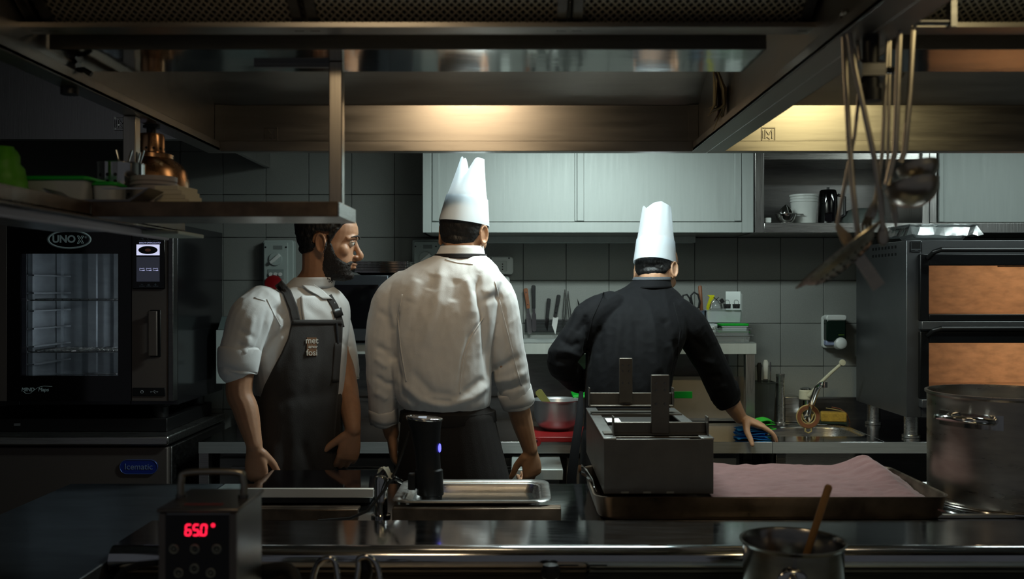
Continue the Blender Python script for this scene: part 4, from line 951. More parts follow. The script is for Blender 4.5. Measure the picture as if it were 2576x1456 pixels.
# right upper shelf
gr = thing('overhead_shelf', 'steel overhead shelf in the right hood with an orange sheen below', 'shelf', (1.2, 1.89, uz))
MB().box((.74, GF, uz), (2.1, GB, uz+.002)).build('board', steel_mirror, gr)
MB().box((.74, GF-.003, uz), (2.1, GF, P(0,70,GF).z)).build('fascia', MATS['upper_fascia_steel'], gr, bevel=.001)
# dried husks hanging on the hood side
hk = thing('dried_bundle', 'bundle of dried pale stalks hanging on the hood side', 'dried stalks', P(1805, 180, 2.54))
hm_ = mat('dry_husk', '#b39f76', .85, var=.45, vscale=40, stretch=(3,3,.5)); hr_ = mat('dry_husk_red', '#4a2a1d', .85, var=.4, vscale=40)
random.seed(11)
for k in range(11):
    x0 = 1800+random.uniform(-6,12); w = random.uniform(.008,.014); mid = 1806+random.uniform(-10,18); xe = 1776+random.uniform(0,45); ye = random.uniform(270,338)
    Z = 2.54+random.uniform(-.02,.02)
    MB().tube([P(x0,175,Z), P(mid,225,Z), P(mid+random.uniform(-4,4),265,Z), P(xe,ye,Z)], [.004,w,w,.002], 8, flat=.35).build('husk', hr_ if k % 4 == 0 else hm_, hk, smooth=50)
MB().tube([P(1803,180,2.54), P(1806,160,2.54), P(1825,150,2.54), Vector((.557,2.54,P(0,150,2.54).z))], .002, 6).build('hook', steel_dark, hk)

# ------------------------------------------------------------------ hanging utensils at the right
UZ = 1.60
ur = thing('utensil_rail', 'steel rail with hooks under the right hood edge', 'rail', P(2200, 40, UZ))
ra, rb = P(2125, 47, UZ), P(2340, 47, UZ)
MB().cyl((.650, UZ+.02, ra.z), (rb.x+.05, UZ+.02, ra.z), .006).build('rail', steel_dark, ur)
MB().box((rb.x+.04, UZ+.01, ra.z-.01), (rb.x+.05, UZ+.03, HZ+.35)).build('bracket', steel_dark, ur)
def up(x, y, d=0): return P(x, y, UZ+d)
def utensil(name, label, cat, hook, pts, w, flat=.35, m=brass_dark):
    o = thing(name, label, cat, up(*hook))
    h = up(*hook)
    MB().tube([h+Vector((0,.02,.012)), h+Vector((0,.008,.018)), h+Vector((0,-.006,.006)), up(*pts[0])], .0032, 8).build('hook', m, o, smooth=60)
    MB().limb([up(*p) for p in pts], [w]*len(pts), 10, 4).build('handle', m, o, smooth=60) if flat == 1 else MB().tube([up(*p) for p in pts], [w]*len(pts), 12, flat=flat, up=(0,1,0)).build('handle', m, o, smooth=60)
    return o
# skimmer: shallow perforated dish, tilted
sk = utensil('skimmer', 'wide perforated steel skimmer hanging tilted', 'skimmer', (2126,52,0), [(2123,62,0),(2128,200,0),(2136,350,-.005),(2146,480,-.01),(2158,585,-.02),(2160,608,-.02)], .0050)
sc = up(2112, 648, -.02); ax = Vector((-.595, .22, .77)).normalized()
ux = Vector((-(728-560), 0, 0)); t1 = (up(2008,728,-.03)-up(2220,562,-.0)); t1 -= ax*t1.dot(ax); t1.normalize(); t2 = ax.cross(t1)
g = MB(); rs = []
Rk = .087
for (r_, z_) in ((.001,-.020),(.026,-.019),(.052,-.014),(.065,-.006),(.069,-.001),(Rk,.004),(Rk,.006),(.068,.0015),(.052,-.011),(.026,-.016),(.001,-.017)):
    rs.append([sc+ax*z_+(t1*math.cos(a)+t2*math.sin(a))*r_ for a in [2*math.pi*k/48 for k in range(48)]])
dm = brass_dark
dish = g.rings(rs).build('dish', mat('skimmer_steel', (.46,.40,.32), .33, 1, bump=.3, bscale=120, var=.35, vscale=40), sk, smooth=40)
hm = MB()
for r_, cnt, z_ in ((.078, 30, .0052),(.043,18,-.0135),(.030,12,-.0158),(.017,8,-.0168),(.056,24,-.0085)):
    for k in range(cnt):
        a = 2*math.pi*k/cnt; c = sc+(t1*math.cos(a)+t2*math.sin(a))*r_+ax*z_; hm.cyl(c-ax*.004, c+ax*.0012, .0022, n=6); 
hm.build('hole', black_mat, dish)
tn = utensil('turner', 'bent steel turner crossing behind the skimmer', 'turner', (2150,50,.03), [(2165,200,.03),(2150,340,.03),(2130,440,.03),(2106,566,.03)], .0033)
MB().tube([up(2150,50,.03), up(2165,200,.03)], .0031, 8).build('upper_handle', brass_dark, tn)
b_ = MB(); a, b = up(2106,566,.03), up(2212,722,.03); d = (b-a).normalized(); s = Vector((d.z,0,-d.x))
b_.prism([(0,-.0045),(.026,-.010),((b-a).length,-.012),((b-a).length,.012),(.026,.010),(0,.0045)], a, d, s, (0,1,0), .0025).build('blade', brass_dark, tn)
sp2 = utensil('serving_spoon', 'long flat steel handle crossing the skimmer on the right', 'spoon', (2134,52,-.02), [(2132,60,-.02),(2150,170,-.02),(2172,270,-.02),(2200,400,-.02),(2216,500,-.02),(2221,578,-.02)], .0050)
MB().ell(up(2221,592,-.015), (.010,.004,.018)).build('bowl', brass_dark, sp2)
pf = utensil('pasta_fork', 'steel serving fork with curved tines hanging behind the skimmer', 'fork', (2236,70,.02), [(2234,80,.02),(2228,220,.02),(2220,380,.02),(2207,480,.02),(2200,515,.02)], .0036)
MB().tube([up(2203,505,.02), up(2196,528,.02), up(2186,548,.02)], [.0043,.0086,.0095], 10, flat=.35, up=(0,1,0)).build('neck', brass_dark, pf)
for dx0 in (-10, 0, 9): MB().tube([up(2186+dx0*.6,545,.02), up(2180+dx0,566,.015), up(2182+dx0,590,.0)], [.003,.003,.0018], 8).build('tine', brass_dark, pf)
def ladle(label, hook, pts, c, r, dep, tilt):
    o = utensil('ladle', label, 'ladle', hook, pts, .0053)
    rs = []; M = Matrix.Rotation(R(tilt), 3, 'Y') @ Matrix.Rotation(R(-16), 3, 'X'); C = up(*c)
    prof = [(.001*r,-dep)]+[(r*math.sin(a), -dep*math.cos(a)) for a in [math.pi/2*k/8 for k in range(1,9)]]+[(r*1.03,.002),(r*.97,.002)]+[(r*.95*math.sin(a), -dep*.93*math.cos(a)) for a in [math.pi/2*k/8 for k in range(8,0,-1)]]+[(.001*r,-dep*.93)]
    for r_, z_ in prof: rs.append([C+M @ Vector((r_*math.cos(a), r_*math.sin(a), z_)) for a in [2*math.pi*k/36 for k in range(36)]])
    MB().rings(rs).build('bowl', brass_dark, o, smooth=50)
ladle('lower, larger steel ladle hanging at the right', (2268,70,-.03), [(2264,85,-.03),(2258,250,-.03),(2252,380,-.03),(2240,430,-.03),(2232,465,-.03)], (2293,468,-.02), .043, .036, -8)
ladle('upper, smaller steel ladle hanging behind the larger one', (2304,60,.03), [(2299,75,.03),(2290,230,.03),(2276,380,.03),(2266,408,.03)], (2308,420,.04), .0345, .029, -8)
lo2 = utensil('long_spoon', 'thin steel spoon whose tip shows below the ladles', 'spoon', (2240,64,.05), [(2240,75,.05),(2236,300,.05),(2232,440,.05),(2238,500,.05),(2246,535,.05)], .0031)
MB().tube([up(2238,490,.05), up(2247,520,.05), up(2252,548,.05), up(2254,572,.05)], [.0035,.006,.005,.002], 10, flat=.4, up=(0,1,0)).build('bowl', brass_dark, lo2)

# ------------------------------------------------------------------ wall fittings
def interlock(x0, x1, y0, y1, label, cap, group='interlocked wall sockets'):
    Z = YT-.001; a, b = P(x0,y1,Z), P(x1,y0,Z); w, h = b.x-a.x, b.z-a.z
    o = thing('wall_socket', label, 'socket', ((a.x+b.x)/2, Z, a.z))
    c = Vector(((a.x+b.x)/2, Z, (a.z+b.z)/2))
    plate('back_box', c, w, h, .012, .05, grey_pl, o, bevel=.004)
    f = plate('cover', c+Vector((-.008,-.05,.0)), w*.78, h*.92, .008, .012, grey_pl, o, bevel=.003)
    for sx in (-1,1): MB().cyl(c+Vector((-.008+sx*w*.33,-.0635,h*.37)), c+Vector((-.008+sx*w*.33,-.061,h*.37)), .004, n=10).build('screw', black_mat, f)
    MB().box(c+Vector((-.02,-.0628,h*.33)), c+Vector((.022,-.0618,h*.40))).build('rating_label', mat('label_grey','#6d7470',.6), f)
    k = MB().cyl(c+Vector((-.008,-.062,h*.16)), c+Vector((-.008,-.070,h*.16)), .030, n=28).build('switch_ring', grey_pl, f, bevel=.001)
    M = Matrix.Translation(c+Vector((-.008,-.070,h*.16))) @ Matrix.Rotation(R(-40),4,'Y')
    MB().box((-.029,-.014,-.008),(.029,0,.008), M).build('switch_grip', white_pl, k, bevel=.003)
    MB().box(c+Vector((-.045,-.064,-h*.20)), c+Vector((.03,-.0605,-h*.02))).build('fuse_window', mat('fuse_window','#7d8884',.4), f, bevel=.001)
    for j in (-1,0,1): MB().cyl(c+Vector((-.008+j*.022,-.064,-h*.11)), c+Vector((-.008+j*.022,-.072,-h*.11)), .009, n=8).build('fuse_cap', white_pl, f)
    if cap:
        rc_ = mat('red_socket_cap','#7c1116',.35)
        q = MB().lathe([(.001,.05),(.03,.05),(.038,.045),(.042,.03),(.042,.01),(.046,.008),(.046,0),(.001,0)], c+Vector((-.012,-.06,-h*.34)), 32, axis=(0,-.85,.5)).build('red_cap', rc_, o, smooth=40)
    return o
interlock(668, 745, 605, 745, 'grey interlocked wall socket with red cap behind the bearded man', True)
interlock(1040, 1117, 603, 743, 'grey interlocked wall socket behind the tall chef, half hidden', False)
Z = YT-.001; c = P(1258, 668, Z)
o = thing('outlet_plate', 'white double wall outlet right of the tall chef', 'socket', c)
plate('plate', c, .122, .082, .014, .03, white_pl, o, bevel=.005)
fr = plate('insert', c+Vector((-.006,-.03,-.004)), .078, .05, .005, .004, mat('outlet_insert','#b3b8b2',.4), o, bevel=.001)
hm = MB()
for (dx0, dz0) in ((-.03,.004),(-.015,.004),(-.0225,.016),(.014,.012),(.014,0),(.014,-.012)): hm.cyl(c+Vector((dx0-.002,-.0345,dz0-.006)), c+Vector((dx0-.002,-.0335,dz0-.006)), .0032, n=10)
hm.build('pin_hole', mat('pin_hole','#2a0d10',.6), fr)
for sx in (-1,1): MB().cyl(c+Vector((sx*.042,-.031,.034)), c+Vector((sx*.042,-.029,.034)), .004, n=8).build('screw', black_mat, o)
c = P(1270, 745, Z); o = plate('wall_phone', c, .045, .19, .018, .04, white_pl, None, bevel=.008)
tag(o, 'pale wall handset peeking past the tall chef\'s shoulder', 'phone')
# dispenser box at left
c0, c1 = P(543, 965, 4.15), P(640, 830, 4.15)
o = thing('paper_dispenser', 'pale grey dispenser box with red handwriting behind the bearded man', 'dispenser', ((c0.x+c1.x)/2, 4.25, c0.z))
MB().box((c0.x, 4.15, c0.z), (c1.x, 4.40, c1.z)).build('box', mat('dispenser_grey','#aebab8',.5), o, bevel=.002)
MB().prism([(4.152, c1.z+.001), (4.21, P(0,796,4.2).z), (4.40, P(0,796,4.2).z), (4.40, c1.z+.001)], (c0.x+.006,0,0), (0,1,0), (0,0,1), (1,0,0), c1.x-c0.x-.012).build('sloped_lid', mat('lid_grey','#5d6a68',.4), o, bevel=.002)
def pp(x, y): return P(x, y, 4.149)
MB().tube([pp(572,896), pp(573,878), pp(570,870), pp(574,864), pp(580,865), pp(581,872), pp(577,878), pp(573,880)], .0011, 5).build('handwriting', mat('red_ink','#7a2323',.6), o)
MB().box(pp(570,910)-Vector((0,.0004,0)), pp(585,908)).box(pp(570,915)-Vector((0,.0004,0)), pp(585,913)).build('print_line', black_mat, o)
# wall bracket holding the box
MB().box((c0.x+.02, 4.40, c0.z+.04), (c1.x-.02, YT-.001, c1.z-.03)).build('bracket', steel_dark, o)
# soap dispenser
c = P(2090, 878, Z); top = P(0,790,Z).z
o = thing('soap_dispenser', 'white and dark green soap dispenser on the tiles by the deck oven', 'soap dispenser', c)
w = .094; h = top-c.z
plate('back_plate', c+Vector((0,0,h*.5)), w, h*.92, .014, .03, white_pl, o, bevel=.004)
plate('tank', c+Vector((0,-.03,h*.56)), w*.96, h*.62, .010, .05, mat('dark_green_tank','#0a1c14',.15), o, bevel=.006)
plate('lid', c+Vector((0,-.028,h*.91)), w*1.02, h*.16, .012, .056, white_pl, o, bevel=.006)
MB().box(c+Vector((-w*.47,-.07,h*.13)), c+Vector((-.002,-.03,h*.26))).build('front_panel', mat('lilac_panel','#7d86a0',.5), o, bevel=.004)
bt = MB().lathe([(.001,.012),(.020,.010),(.026,.004),(.027,-.01),(.027,-.04),(.001,-.04)], c+Vector((.018,-.088,h*.20)), 28, axis=(0,-1,.1)).build('push_button', white_pl, o, smooth=40)
MB().box(c+Vector((.008,-.0805,h*.42)), c+Vector((.035,-.080,h*.44))).build('level_mark', mat('lime_mark','#5c7a1c',.5), o)
# knife rack
c0, c1 = P(1320, 835, Z), P(1475, 803, Z)
kr = thing('knife_rack', 'dark magnetic knife rack on the tiles between the chefs', 'knife rack', ((c0.x+c1.x)/2, Z, c0.z))
MB().box((c0.x, Z-.018, c0.z), (c1.x, Z, c1.z)).build('bar', black_mat, kr, bevel=.003)
for k in (.25,.5,.75): MB().box((c0.x+.01, Z-.0195, c0.z+(c1.z-c0.z)*k-.002), (c1.x-.01, Z-.018, c0.z+(c1.z-c0.z)*k+.002)).build('magnet_strip', mat('magnet_strip','#3c4040',.35,.7), kr)
KZ = Z-.0215
def kp(x, y, d=0): return P(x, y, KZ-d)
def knife(name, label, cat, handle, blade, hw, bw, hm_, round_tip=False, bm_=steel_shiny, rivets=2):
    a, b = kp(*handle[0]), kp(*handle[1]); d = (b-a).normalized(); s = Vector((-d.z,0,d.x)); L = (b-a).length
    o = thing(name, label, cat, kp(*blade[1]))
    hd = MB().prism([(0,-hw*.6),(L*.06,-hw),(L*.5,-hw*.85),(L,-hw*.8),(L,hw*.8),(L*.5,hw*.85),(L*.06,hw),(0,hw*.6)], a+Vector((0,-.006,0)), d, s, (0,1,0), .012).build('handle', hm_, o, bevel=.002)
    for k in range(rivets):
        q = a+d*L*(.2+.6*k/max(1,rivets-1)); MB().cyl(q+Vector((0,-.0075,0)), q+Vector((0,-.0055,0)), .003, n=10).build('rivet', steel_shiny, hd)
    a2, b2 = kp(*blade[0]), kp(*blade[1]); d2 = (b2-a2).normalized(); s2 = Vector((-d2.z,0,d2.x)); L2 = (b2-a2).length
    if round_tip: poly = [(0,-bw*.5),(L2*.2,-bw*.6),(L2*.3,-bw),(L2-bw,-bw),(L2-bw*.3,-bw*.7),(L2,0),(L2-bw*.3,bw*.7),(L2-bw,bw),(L2*.3,bw),(L2*.2,bw*.6),(0,bw*.5)]
    else: poly = [(0,-bw),(L2*.5,-bw*.9),(L2,bw*.9),(L2*.5,bw),(0,bw)]
    MB().prism(poly, a2+Vector((0,-.001,0)), d2, s2, (0,1,0), .002).build('blade', bm_, o)
knife('spatula', 'palette spatula with a brown wooden handle on the knife rack', 'spatula', ((1322,725),(1329,776)), ((1328,774),(1333,840)), .0105, .0105, wood_red, True)
knife('spatula', 'palette spatula with a black handle on the knife rack', 'spatula', ((1342,717),(1343,776)), ((1343,774),(1344,834)), .0098, .0098, black_mat, True, rivets=1)
knife('paring_knife', 'short black-handled knife on the knife rack', 'knife', ((1381,750),(1376,801)), ((1377,800),(1373,833)), .0095, .0085, black_mat, rivets=3)
knife('utility_knife', 'longer black-handled knife with pale blade on the knife rack', 'knife', ((1406,741),(1396,798)), ((1398,797),(1391,840)), .0095, .0125, black_mat, rivets=3, bm_=mat('pale_blade',(.8,.8,.78),.35,.6))
for k, (xa, ya, xb) in enumerate(((1421,728,1417),(1429,732,1436))):
    o = thing('tweezers', ['left long steel tweezers on the knife rack','right long steel tweezers on the knife rack'][k], 'tweezers', kp(xb, 832))
    for s in (-1,1): MB().tube([kp(xa,ya,.002), kp(xa+s*2.2,ya+22,.002), kp((xa+xb)/2+s*3,785,.002), kp(xb+s*1.0,832,.002)], [.0018,.0022,.0026,.0012], 8).build('arm', steel_shiny, o, smooth=60)
knife('chef_knife', 'knife tip showing beside the black jacket on the knife rack', 'knife', ((1470,860),(1468,815)), ((1468,815),(1455,748)), .0095, .008, black_mat)

# ------------------------------------------------------------------ microwave with racks
MF = 4.06
a, b = P(815, 858, MF), P(1005, 690, MF)
mw = thing('microwave', 'dark steel microwave on the overshelf behind the bearded man', 'microwave', ((a.x+b.x)/2, MF, SHZ))
mz0, mz1 = SHZ+.010, P(0,692,MF).z
mm = mat('microwave_steel', (.13,.145,.16), .35, .9, var=.1, stretch=(1,5,20))
MB().box((a.x-.03, MF+.02, mz0), (b.x+.06, YT-.04, mz1)).build('body', mm, mw, bevel=.005)
d = MB().box((a.x-.03, MF, mz0+.0), (P(962,0,MF).x+.025, MF+.02, mz1)).build('door', mm, mw, bevel=.003)
MB().box((a.x+.005, MF-.002, P(0,826,MF).z), (P(952,0,MF).x, MF, P(0,716,MF).z)).build('window', black_gloss, d)
MB().box((P(962,0,MF).x+.028, MF, mz0), (b.x+.06, MF+.02, mz1)).build('control_panel', mm, mw, bevel=.003)
for x in (a.x, b.x+.03):
    for y in (MF+.05, 4.36): MB().cyl((x,y,SHZ+.0005),(x,y,mz0),.012).build('foot', black_mat, mw)
random.seed(5)
for k in range(7):
    z = mz1+.004+.012+k*.0068*1.0
    x0_, x1_ = P(880+k*.5,0,MF).x, P(1027,0,MF).x
    o = thing('wire_rack', ['bottom wire rack in the stack on the microwave','second wire rack from the bottom on the microwave','third wire rack from the bottom on the microwave','middle upper wire rack of the stack on the microwave','third wire rack from the top on the microwave','second wire rack from the top on the microwave','topmost wire rack on the microwave'][k], 'rack', ((x0_+x1_)/2, MF+.14, z))
    MB().tube([((x0_+x1_)/2+p[0], MF+.15+p[1], z) for p in rrect(x1_-x0_, .24, .02)], .0030, 6, closed=True).build('frame', steel_shiny, o)
    g = MB()
    for j in range(9): xx = x0_+.015+j*(x1_-x0_-.03)/8; g.tube([(xx, MF+.03, z), (xx, MF+.27, z)], .0015, 5)
    g.build('wire', steel_shiny, o)
zz = mz1+.001
rs = [[Vector(((P(895,0,MF).x+P(1025,0,MF).x)/2+p[0], MF+.15+p[1], z)) for p in rrect(.235*s, .25*s, .025)] for s, z in ((.85,zz),(.97,zz+.009),(1.0,zz+.010),(1.0,zz+.012),(.95,zz+.011),(.83,zz+.003))]
tag(MB().rings(rs).build('oven_tray', steel_shiny, None, smooth=40, org=Vector((P(960,0,MF).x, MF+.15, zz))), 'shallow steel tray under the wire racks on the microwave', 'tray')

# ------------------------------------------------------------------ things on the overshelf, right
SY = 4.2
def box_tub(name, label, x0, x1, y0, y1, Z, d, m, taper=.88, base=None, rim=.006):
    a, b = P(x0, y1, Z), P(x1, y0, Z); zb_ = base if base is not None else a.z; zt_ = b.z; w = b.x-a.x; cx_ = (a.x+b.x)/2
    o = thing(name, label, 'container', (cx_, Z+d/2, zb_))
    def ring(s, z): return [Vector((cx_+p[0], Z+d/2+p[1], z)) for p in rrect(w*s, d*s, .008)]
    MB().rings([ring(taper*.3, zb_+.0005), ring(taper, zb_+.0005), ring(.97, zt_-.003), ring(1.0+rim*6, zt_-.003), ring(1+rim*6, zt_), ring(.95, zt_), ring(taper*.96, zb_+.003), ring(taper*.3, zb_+.003)]).build('tub', m, o, smooth=40)
    return o, zt_, cx_, w
# low clear trays underneath
t1_, tz1, tcx, tw_ = box_tub('clear_tray', 'wide shallow clear tray under the plastic boxes', 1700, 1895, 842, 862, 4.13, .115, clear_pl, .92, base=SHZ)
t2_, tz2, _, _ = box_tub('clear_tray', 'upper shallow clear tray nested on the wide one', 1705, 1890, 826, 842, 4.135, .108, clear_pl, .95, base=SHZ+.024)
gt, gz, _, _ = box_tub('clip_box', 'clear plastic box under the lower green lid', 1812, 1884, 838, 856, 4.15, .09, frost_pl, .92, base=SHZ+.030)
def lid(parent, x0, x1, Z, d, z, h, m):
    a, b = P(x0,0,Z), P(x1,0,Z); return MB().prism(rrect(b.x-a.x, d, .008), ((a.x+b.x)/2, Z+d/2, z), (1,0,0), (0,1,0), (0,0,1), h).build('lid', m, parent, bevel=.002)
lid(gt, 1810, 1888, 4.148, .094, gz+.0005, .008, green_pl)
gt2, gz2, _, _ = box_tub('clip_box', 'clear plastic box under the upper green lid', 1816, 1882, 820, 836, 4.152, .085, frost_pl, .94, base=gz+.0088)
lid(gt2, 1813, 1885, 4.15, .09, gz2+.0005, .010, green_pl)
wl, wz, _, _ = box_tub('white_box', 'white plastic box with a handwritten label strip', 1742, 1803, 822, 856, 4.15, .09, white_pl, .94, base=SHZ+.030)
lid(wl, 1738, 1806, 4.148, .094, wz+.0005, .012, mat('frosted_lid','#b9c2c0',.5))
lb = MB().box(P(1760,827,4.146), P(1797,819,4.1475)).build('label_strip', mat('label_white','#d8dbd6',.6), wl)
g = MB(); random.seed(8)
for k, x in enumerate((1771,1776,1781,1785,1793)): g.box(P(x, 826, 4.1452), P(x+2.2, 821 if k % 2 else 823, 4.146))
g.build('handwriting', black_mat, wl)
# tall tub with clips and cards
tt, tz, tcx, tw2 = box_tub('clear_tub', 'tall translucent tub holding cards and binder clips', 1776, 1868, 779, 822, 4.22, .10, frost_pl, .92, base=SHZ+.0815)
# a block under the tubs
tag(MB().box((P(1735,0,4.24).x, 4.25, SHZ+.0005), (P(1868,0,4.24).x, 4.43, SHZ+.0805)).build('storage_box', mat('dim_box','#7f8783',.6), None, bevel=.003), 'pale storage box behind the green-lidded boxes', 'box')
bt_, bz, _, _ = box_tub('clear_tub', 'small blue-tinted clear tub holding scissors', 1738, 1774, 781, 822, 4.22, .09, clear('bluish_plastic', (.75,.84,.93), haze=.25, hcol=(.35,.5,.7)), .85, base=SHZ+.0815)
# cards
o = thing('card_stack', 'stack of white cards standing in the tall tub', 'cards', P(1846, 790, 4.27))
for k in range(3):
    a, b = P(1826+k*2, 815, 4.25+k*.008), P(1863+k*2, 733+k*3, 4.25+k*.008); MB().box((a.x, a.y, SHZ+.09), (b.x, a.y+.005, b.z)).build('card', mat('card_white','#dfe6e2',.7), o, bevel=.001)
# binder clips on tub front rim
for k, x in enumerate((1829, 1852)):
    c = P(x, 770, 4.212); o = thing('binder_clip', ['left black binder clip on the tub rim','right black binder clip on the tub rim'][k], 'clip', c)
    MB().prism([(-.016,.010),(.016,.010),(.014,-.010),(-.014,-.010)], c+Vector((0,.006,0)), (1,0,0),(0,0,1),(0,-1,0),.014).build('body', black_soft, o, bevel=.001)
    for s in (-1,1): MB().tube([c+Vector((-.006,-.009,-.008)), c+Vector((-.010,-.004,.018)), c+Vector((-.006,0,.027)), c+Vector((.006,0,.027)), c+Vector((.010,-.004,.018)), c+Vector((.006,-.009,-.008))], .0011, 6).build('wire_arm', black_gloss, o)
    if k == 0:
        c = P(1817, 758, 4.23); o = thing('binder_clip', 'tipped black binder clip behind the other two', 'clip', c)
        M = Matrix.Translation(c) @ Matrix.Rotation(R(-35),4,'Y'); MB().box((-.008,-.006,-.006),(.008,.006,.012), M).build('body', black_soft, o, bevel=.001)
        MB().tube([M @ Vector((-.003,0,-.006)), M @ Vector((0,0,-.03)), M @ Vector((.003,0,-.006))], .0011, 6).build('wire_arm', black_gloss, o)
# scissors
c = P(1748, 770, 4.26); o = thing('scissors', 'black-handled scissors standing in the blue tub', 'scissors', c)
def q4(x, y): return P(x, y, 4.262)
MB().tube([q4(1738,778), q4(1724,772), q4(1717,755), q4(1718,743), q4(1728,741), q4(1735,750), q4(1740,772)], .0042, 8, closed=True).build('grip', black_soft, o, smooth=60)
MB().tube([q4(1745,776), q4(1740,757), q4(1738,743), q4(1746,735), q4(1756,741), q4(1760,757), q4(1757,774)], .0042, 8, closed=True).build('grip', black_soft, o, smooth=60)
MB().prism([(-.010,.0),(.010,.0),(.003,-.062),(-.003,-.062)], P(1746,778,4.262), (1,0,0),(0,0,1),(0,1,0),.003).build('blade', steel_shiny, o)
kt_ = P(1764, 775, 4.28); b = P(1761, 718, 4.28)
o = thing('wooden_stick', 'upright reddish wooden handle in the blue tub', 'handle', (kt_.x, 4.28, SHZ+.09)); MB().tube([(kt_.x+.003, 4.28, SHZ+.09), kt_, (b.x, 4.28, b.z-.005), b], [.008,.0085,.0085,.005], 12).build('stick', wood_red, o, smooth=50)
MB().cyl((kt_.x+.003,4.28,SHZ+.0855),(kt_.x+.003,4.28,SHZ+.0905), .007).build('end_cap', wood_red, o)
# yellow peeler-like piece, dome whisk
c = P(1786, 765, 4.275); o = thing('yellow_clip', 'bright yellow plastic hook in the tall tub', 'hook', c)
def q5(x, y): return P(x, y, 4.275)
yp = [(1778,742),(1797,742),(1796,750),(1789,758),(1784,775),(1786,815),(1778,815),(1777,770),(1782,756),(1785,747)]
MB().prism([(q5(*p).x, q5(*p).z) for p in yp], (0,4.27,0), (1,0,0), (0,0,1), (0,1,0), .008).build('hook', mat('yellow_plastic','#c8c414',.4), o, bevel=.001)
c = P(1801, 772, 4.27); o = thing('small_whisk', 'small steel strainer dome poking out of the tall tub', 'strainer', c)
MB().lathe([(.030,0),(.030,.003),(.026,.020),(.016,.032),(.001,.036)], c+Vector((0,0,-.006)), 24).build('dome', film, o, smooth=50)
for s in (-1,1): MB().tube([c+Vector((s*.029,0,-.03)), c+Vector((s*.02,-.01,.018)), c+Vector((0,-.006,.034)), c+Vector((-s*.012,-.004,.044))], .0018, 8).build('wire', steel_shiny, o)

# ------------------------------------------------------------------ things on the back counter
# red boards
def board(x0, x1, Zf, Zb, label, z0=CZ+.0005):
    a, b = P(x0,0,Zf).x, P(x1,0,Zf).x
    o = thing('chopping_board', label, 'chopping board', ((a+b)/2, (Zf+Zb)/2, z0))
    MB().box((a, Zf, z0), (b, Zb, z0+.022)).build('board', red_pl, o, bevel=.004)
    for s in (.06, .94):
        x = a+(b-a)*s; q = MB().lathe([(.001,0),(.019,0),(.019,.012),(.001,.012)], (x, Zf-.001, z0+.004), 20, axis=(0,-1,0)).build('corner_stop', red_pl, o, bevel=.001)
        MB().lathe([(.006,0),(.004,.002),(.001,.002)], (x, Zf-.0135, z0+.008), 12, axis=(0,-1,0)).build('rivet', mat('rivet_dark','#4a0d10',.5), q)
board(1338, 1520, 3.74, 4.03, 'red chopping board on the counter under the steel bowl')
c = Vector((P(1400,0,3.93).x, 3.93, CZ+.0235)); r = .098; h = .125
bw = thing('steel_bowl', 'steel mixing bowl on the red chopping board', 'bowl', c)
MB().lathe([(.001,0),(.05,0),(.075,.018),(.09,.05),(r-.003,h-.008),(r,h-.003),(r+.003,h),(r-.001,h-.001),(r-.006,h-.01),(.086,.05),(.072,.022),(.05,.004),(.001,.003)], c, 48).build('bowl', mat('bowl_steel', (.50,.52,.52), .32, .75), bw, smooth=60)
o = thing('wooden_spatula', 'flat greenish wooden spatula leaning out of the steel bowl', 'spatula', c+Vector((-.02,0,.02)))
a, b = c+Vector((.03,.0,.02)), P(1352, 982, 3.93); d = (b-a).normalized(); s = Vector((-d.z,0,d.x)); L = (b-a).length
MB().prism([(0,-.012),(L*.6,-.014),(L*.96,-.016),(L,-.010),(L,.010),(L*.96,.016),(L*.6,.014),(0,.012)], a, d, s, (0,1,0), .005).build('blade', mat('green_wood','#6e6a30',.7,var=.2), o, bevel=.001)
# green board behind chef in black
a, b = P(1440,0,4.02), P(1738,0,4.02); z = P(0,987,4.02).z
gp_ = thing('gastro_pan', 'deep steel gastro pan hidden behind the chef in black', 'pan', ((a.x+b.x)/2, 4.05, CZ))
zz = z-.022
MB().box((a.x+.12, 3.97, CZ+.0005), (b.x-.16, 4.15, zz)).build('pan', steel_dark, gp_, bevel=.006)
MB().box((a.x+.11, 3.96, zz-.006), (b.x-.15, 4.16, zz)).build('rim', steel_h, gp_, bevel=.002)
gb_ = thing('green_board', 'bright green board sticking out behind the chef in black', 'board', ((a.x+b.x)/2, 4.05, zz))
MB().box((a.x, 3.99, zz+.001), (b.x, 4.16, zz+.012)).build('board', green_pl, gb_, bevel=.003)
MB().box((b.x-.09, 3.985, zz+.001), (b.x, 3.99, zz+.030)).build('lip', green_pl, gb_, bevel=.002)
# cloths under hand
def folded(name, label, x0, x1, y0, y1, Z, m, layers, seed):
    a, b = P(x0, y1, Z), P(x1, y0, Z); o = thing(name, label, 'cloth', ((a.x+b.x)/2, Z+.05, CZ)); random.seed(seed)
    H = b.z-CZ
    for k in range(layers):
        n = 14; gv = []; gf = []
        zc = CZ+.002+H*k/layers; ins = random.uniform(0,.018)
        for i in range(n+1):
            for j in range(7):
                u, v = i/n, j/6; x = a.x+ins*.6+(b.x-a.x-ins)*u; y = Z+random.uniform(0,.003)+v*.09
                zz_ = zc+.004*math.sin(u*5+k*1.7)+.003*math.sin(v*6+k)+(.004 if k else 0)+H*.12*math.sin(u*math.pi)*(k/layers)
                gv.append((x, y+.01*math.sin(u*4+k), max(zz_, CZ+.001+k*.002)))
        for i in range(n):
            for j in range(6): gf.append((i*7+j, (i+1)*7+j, (i+1)*7+j+1, i*7+j+1))
        s_ = MB().add(gv, gf).build('fold', m, o, smooth=80); solid(s_, .0035, 1); subd(s_, 1)
    return o
folded('blue_cloth', 'folded bright blue cloth under the hand of the chef in black', 1855, 1942, 1083, 1108, 3.785, blue_cloth, 5, 1)
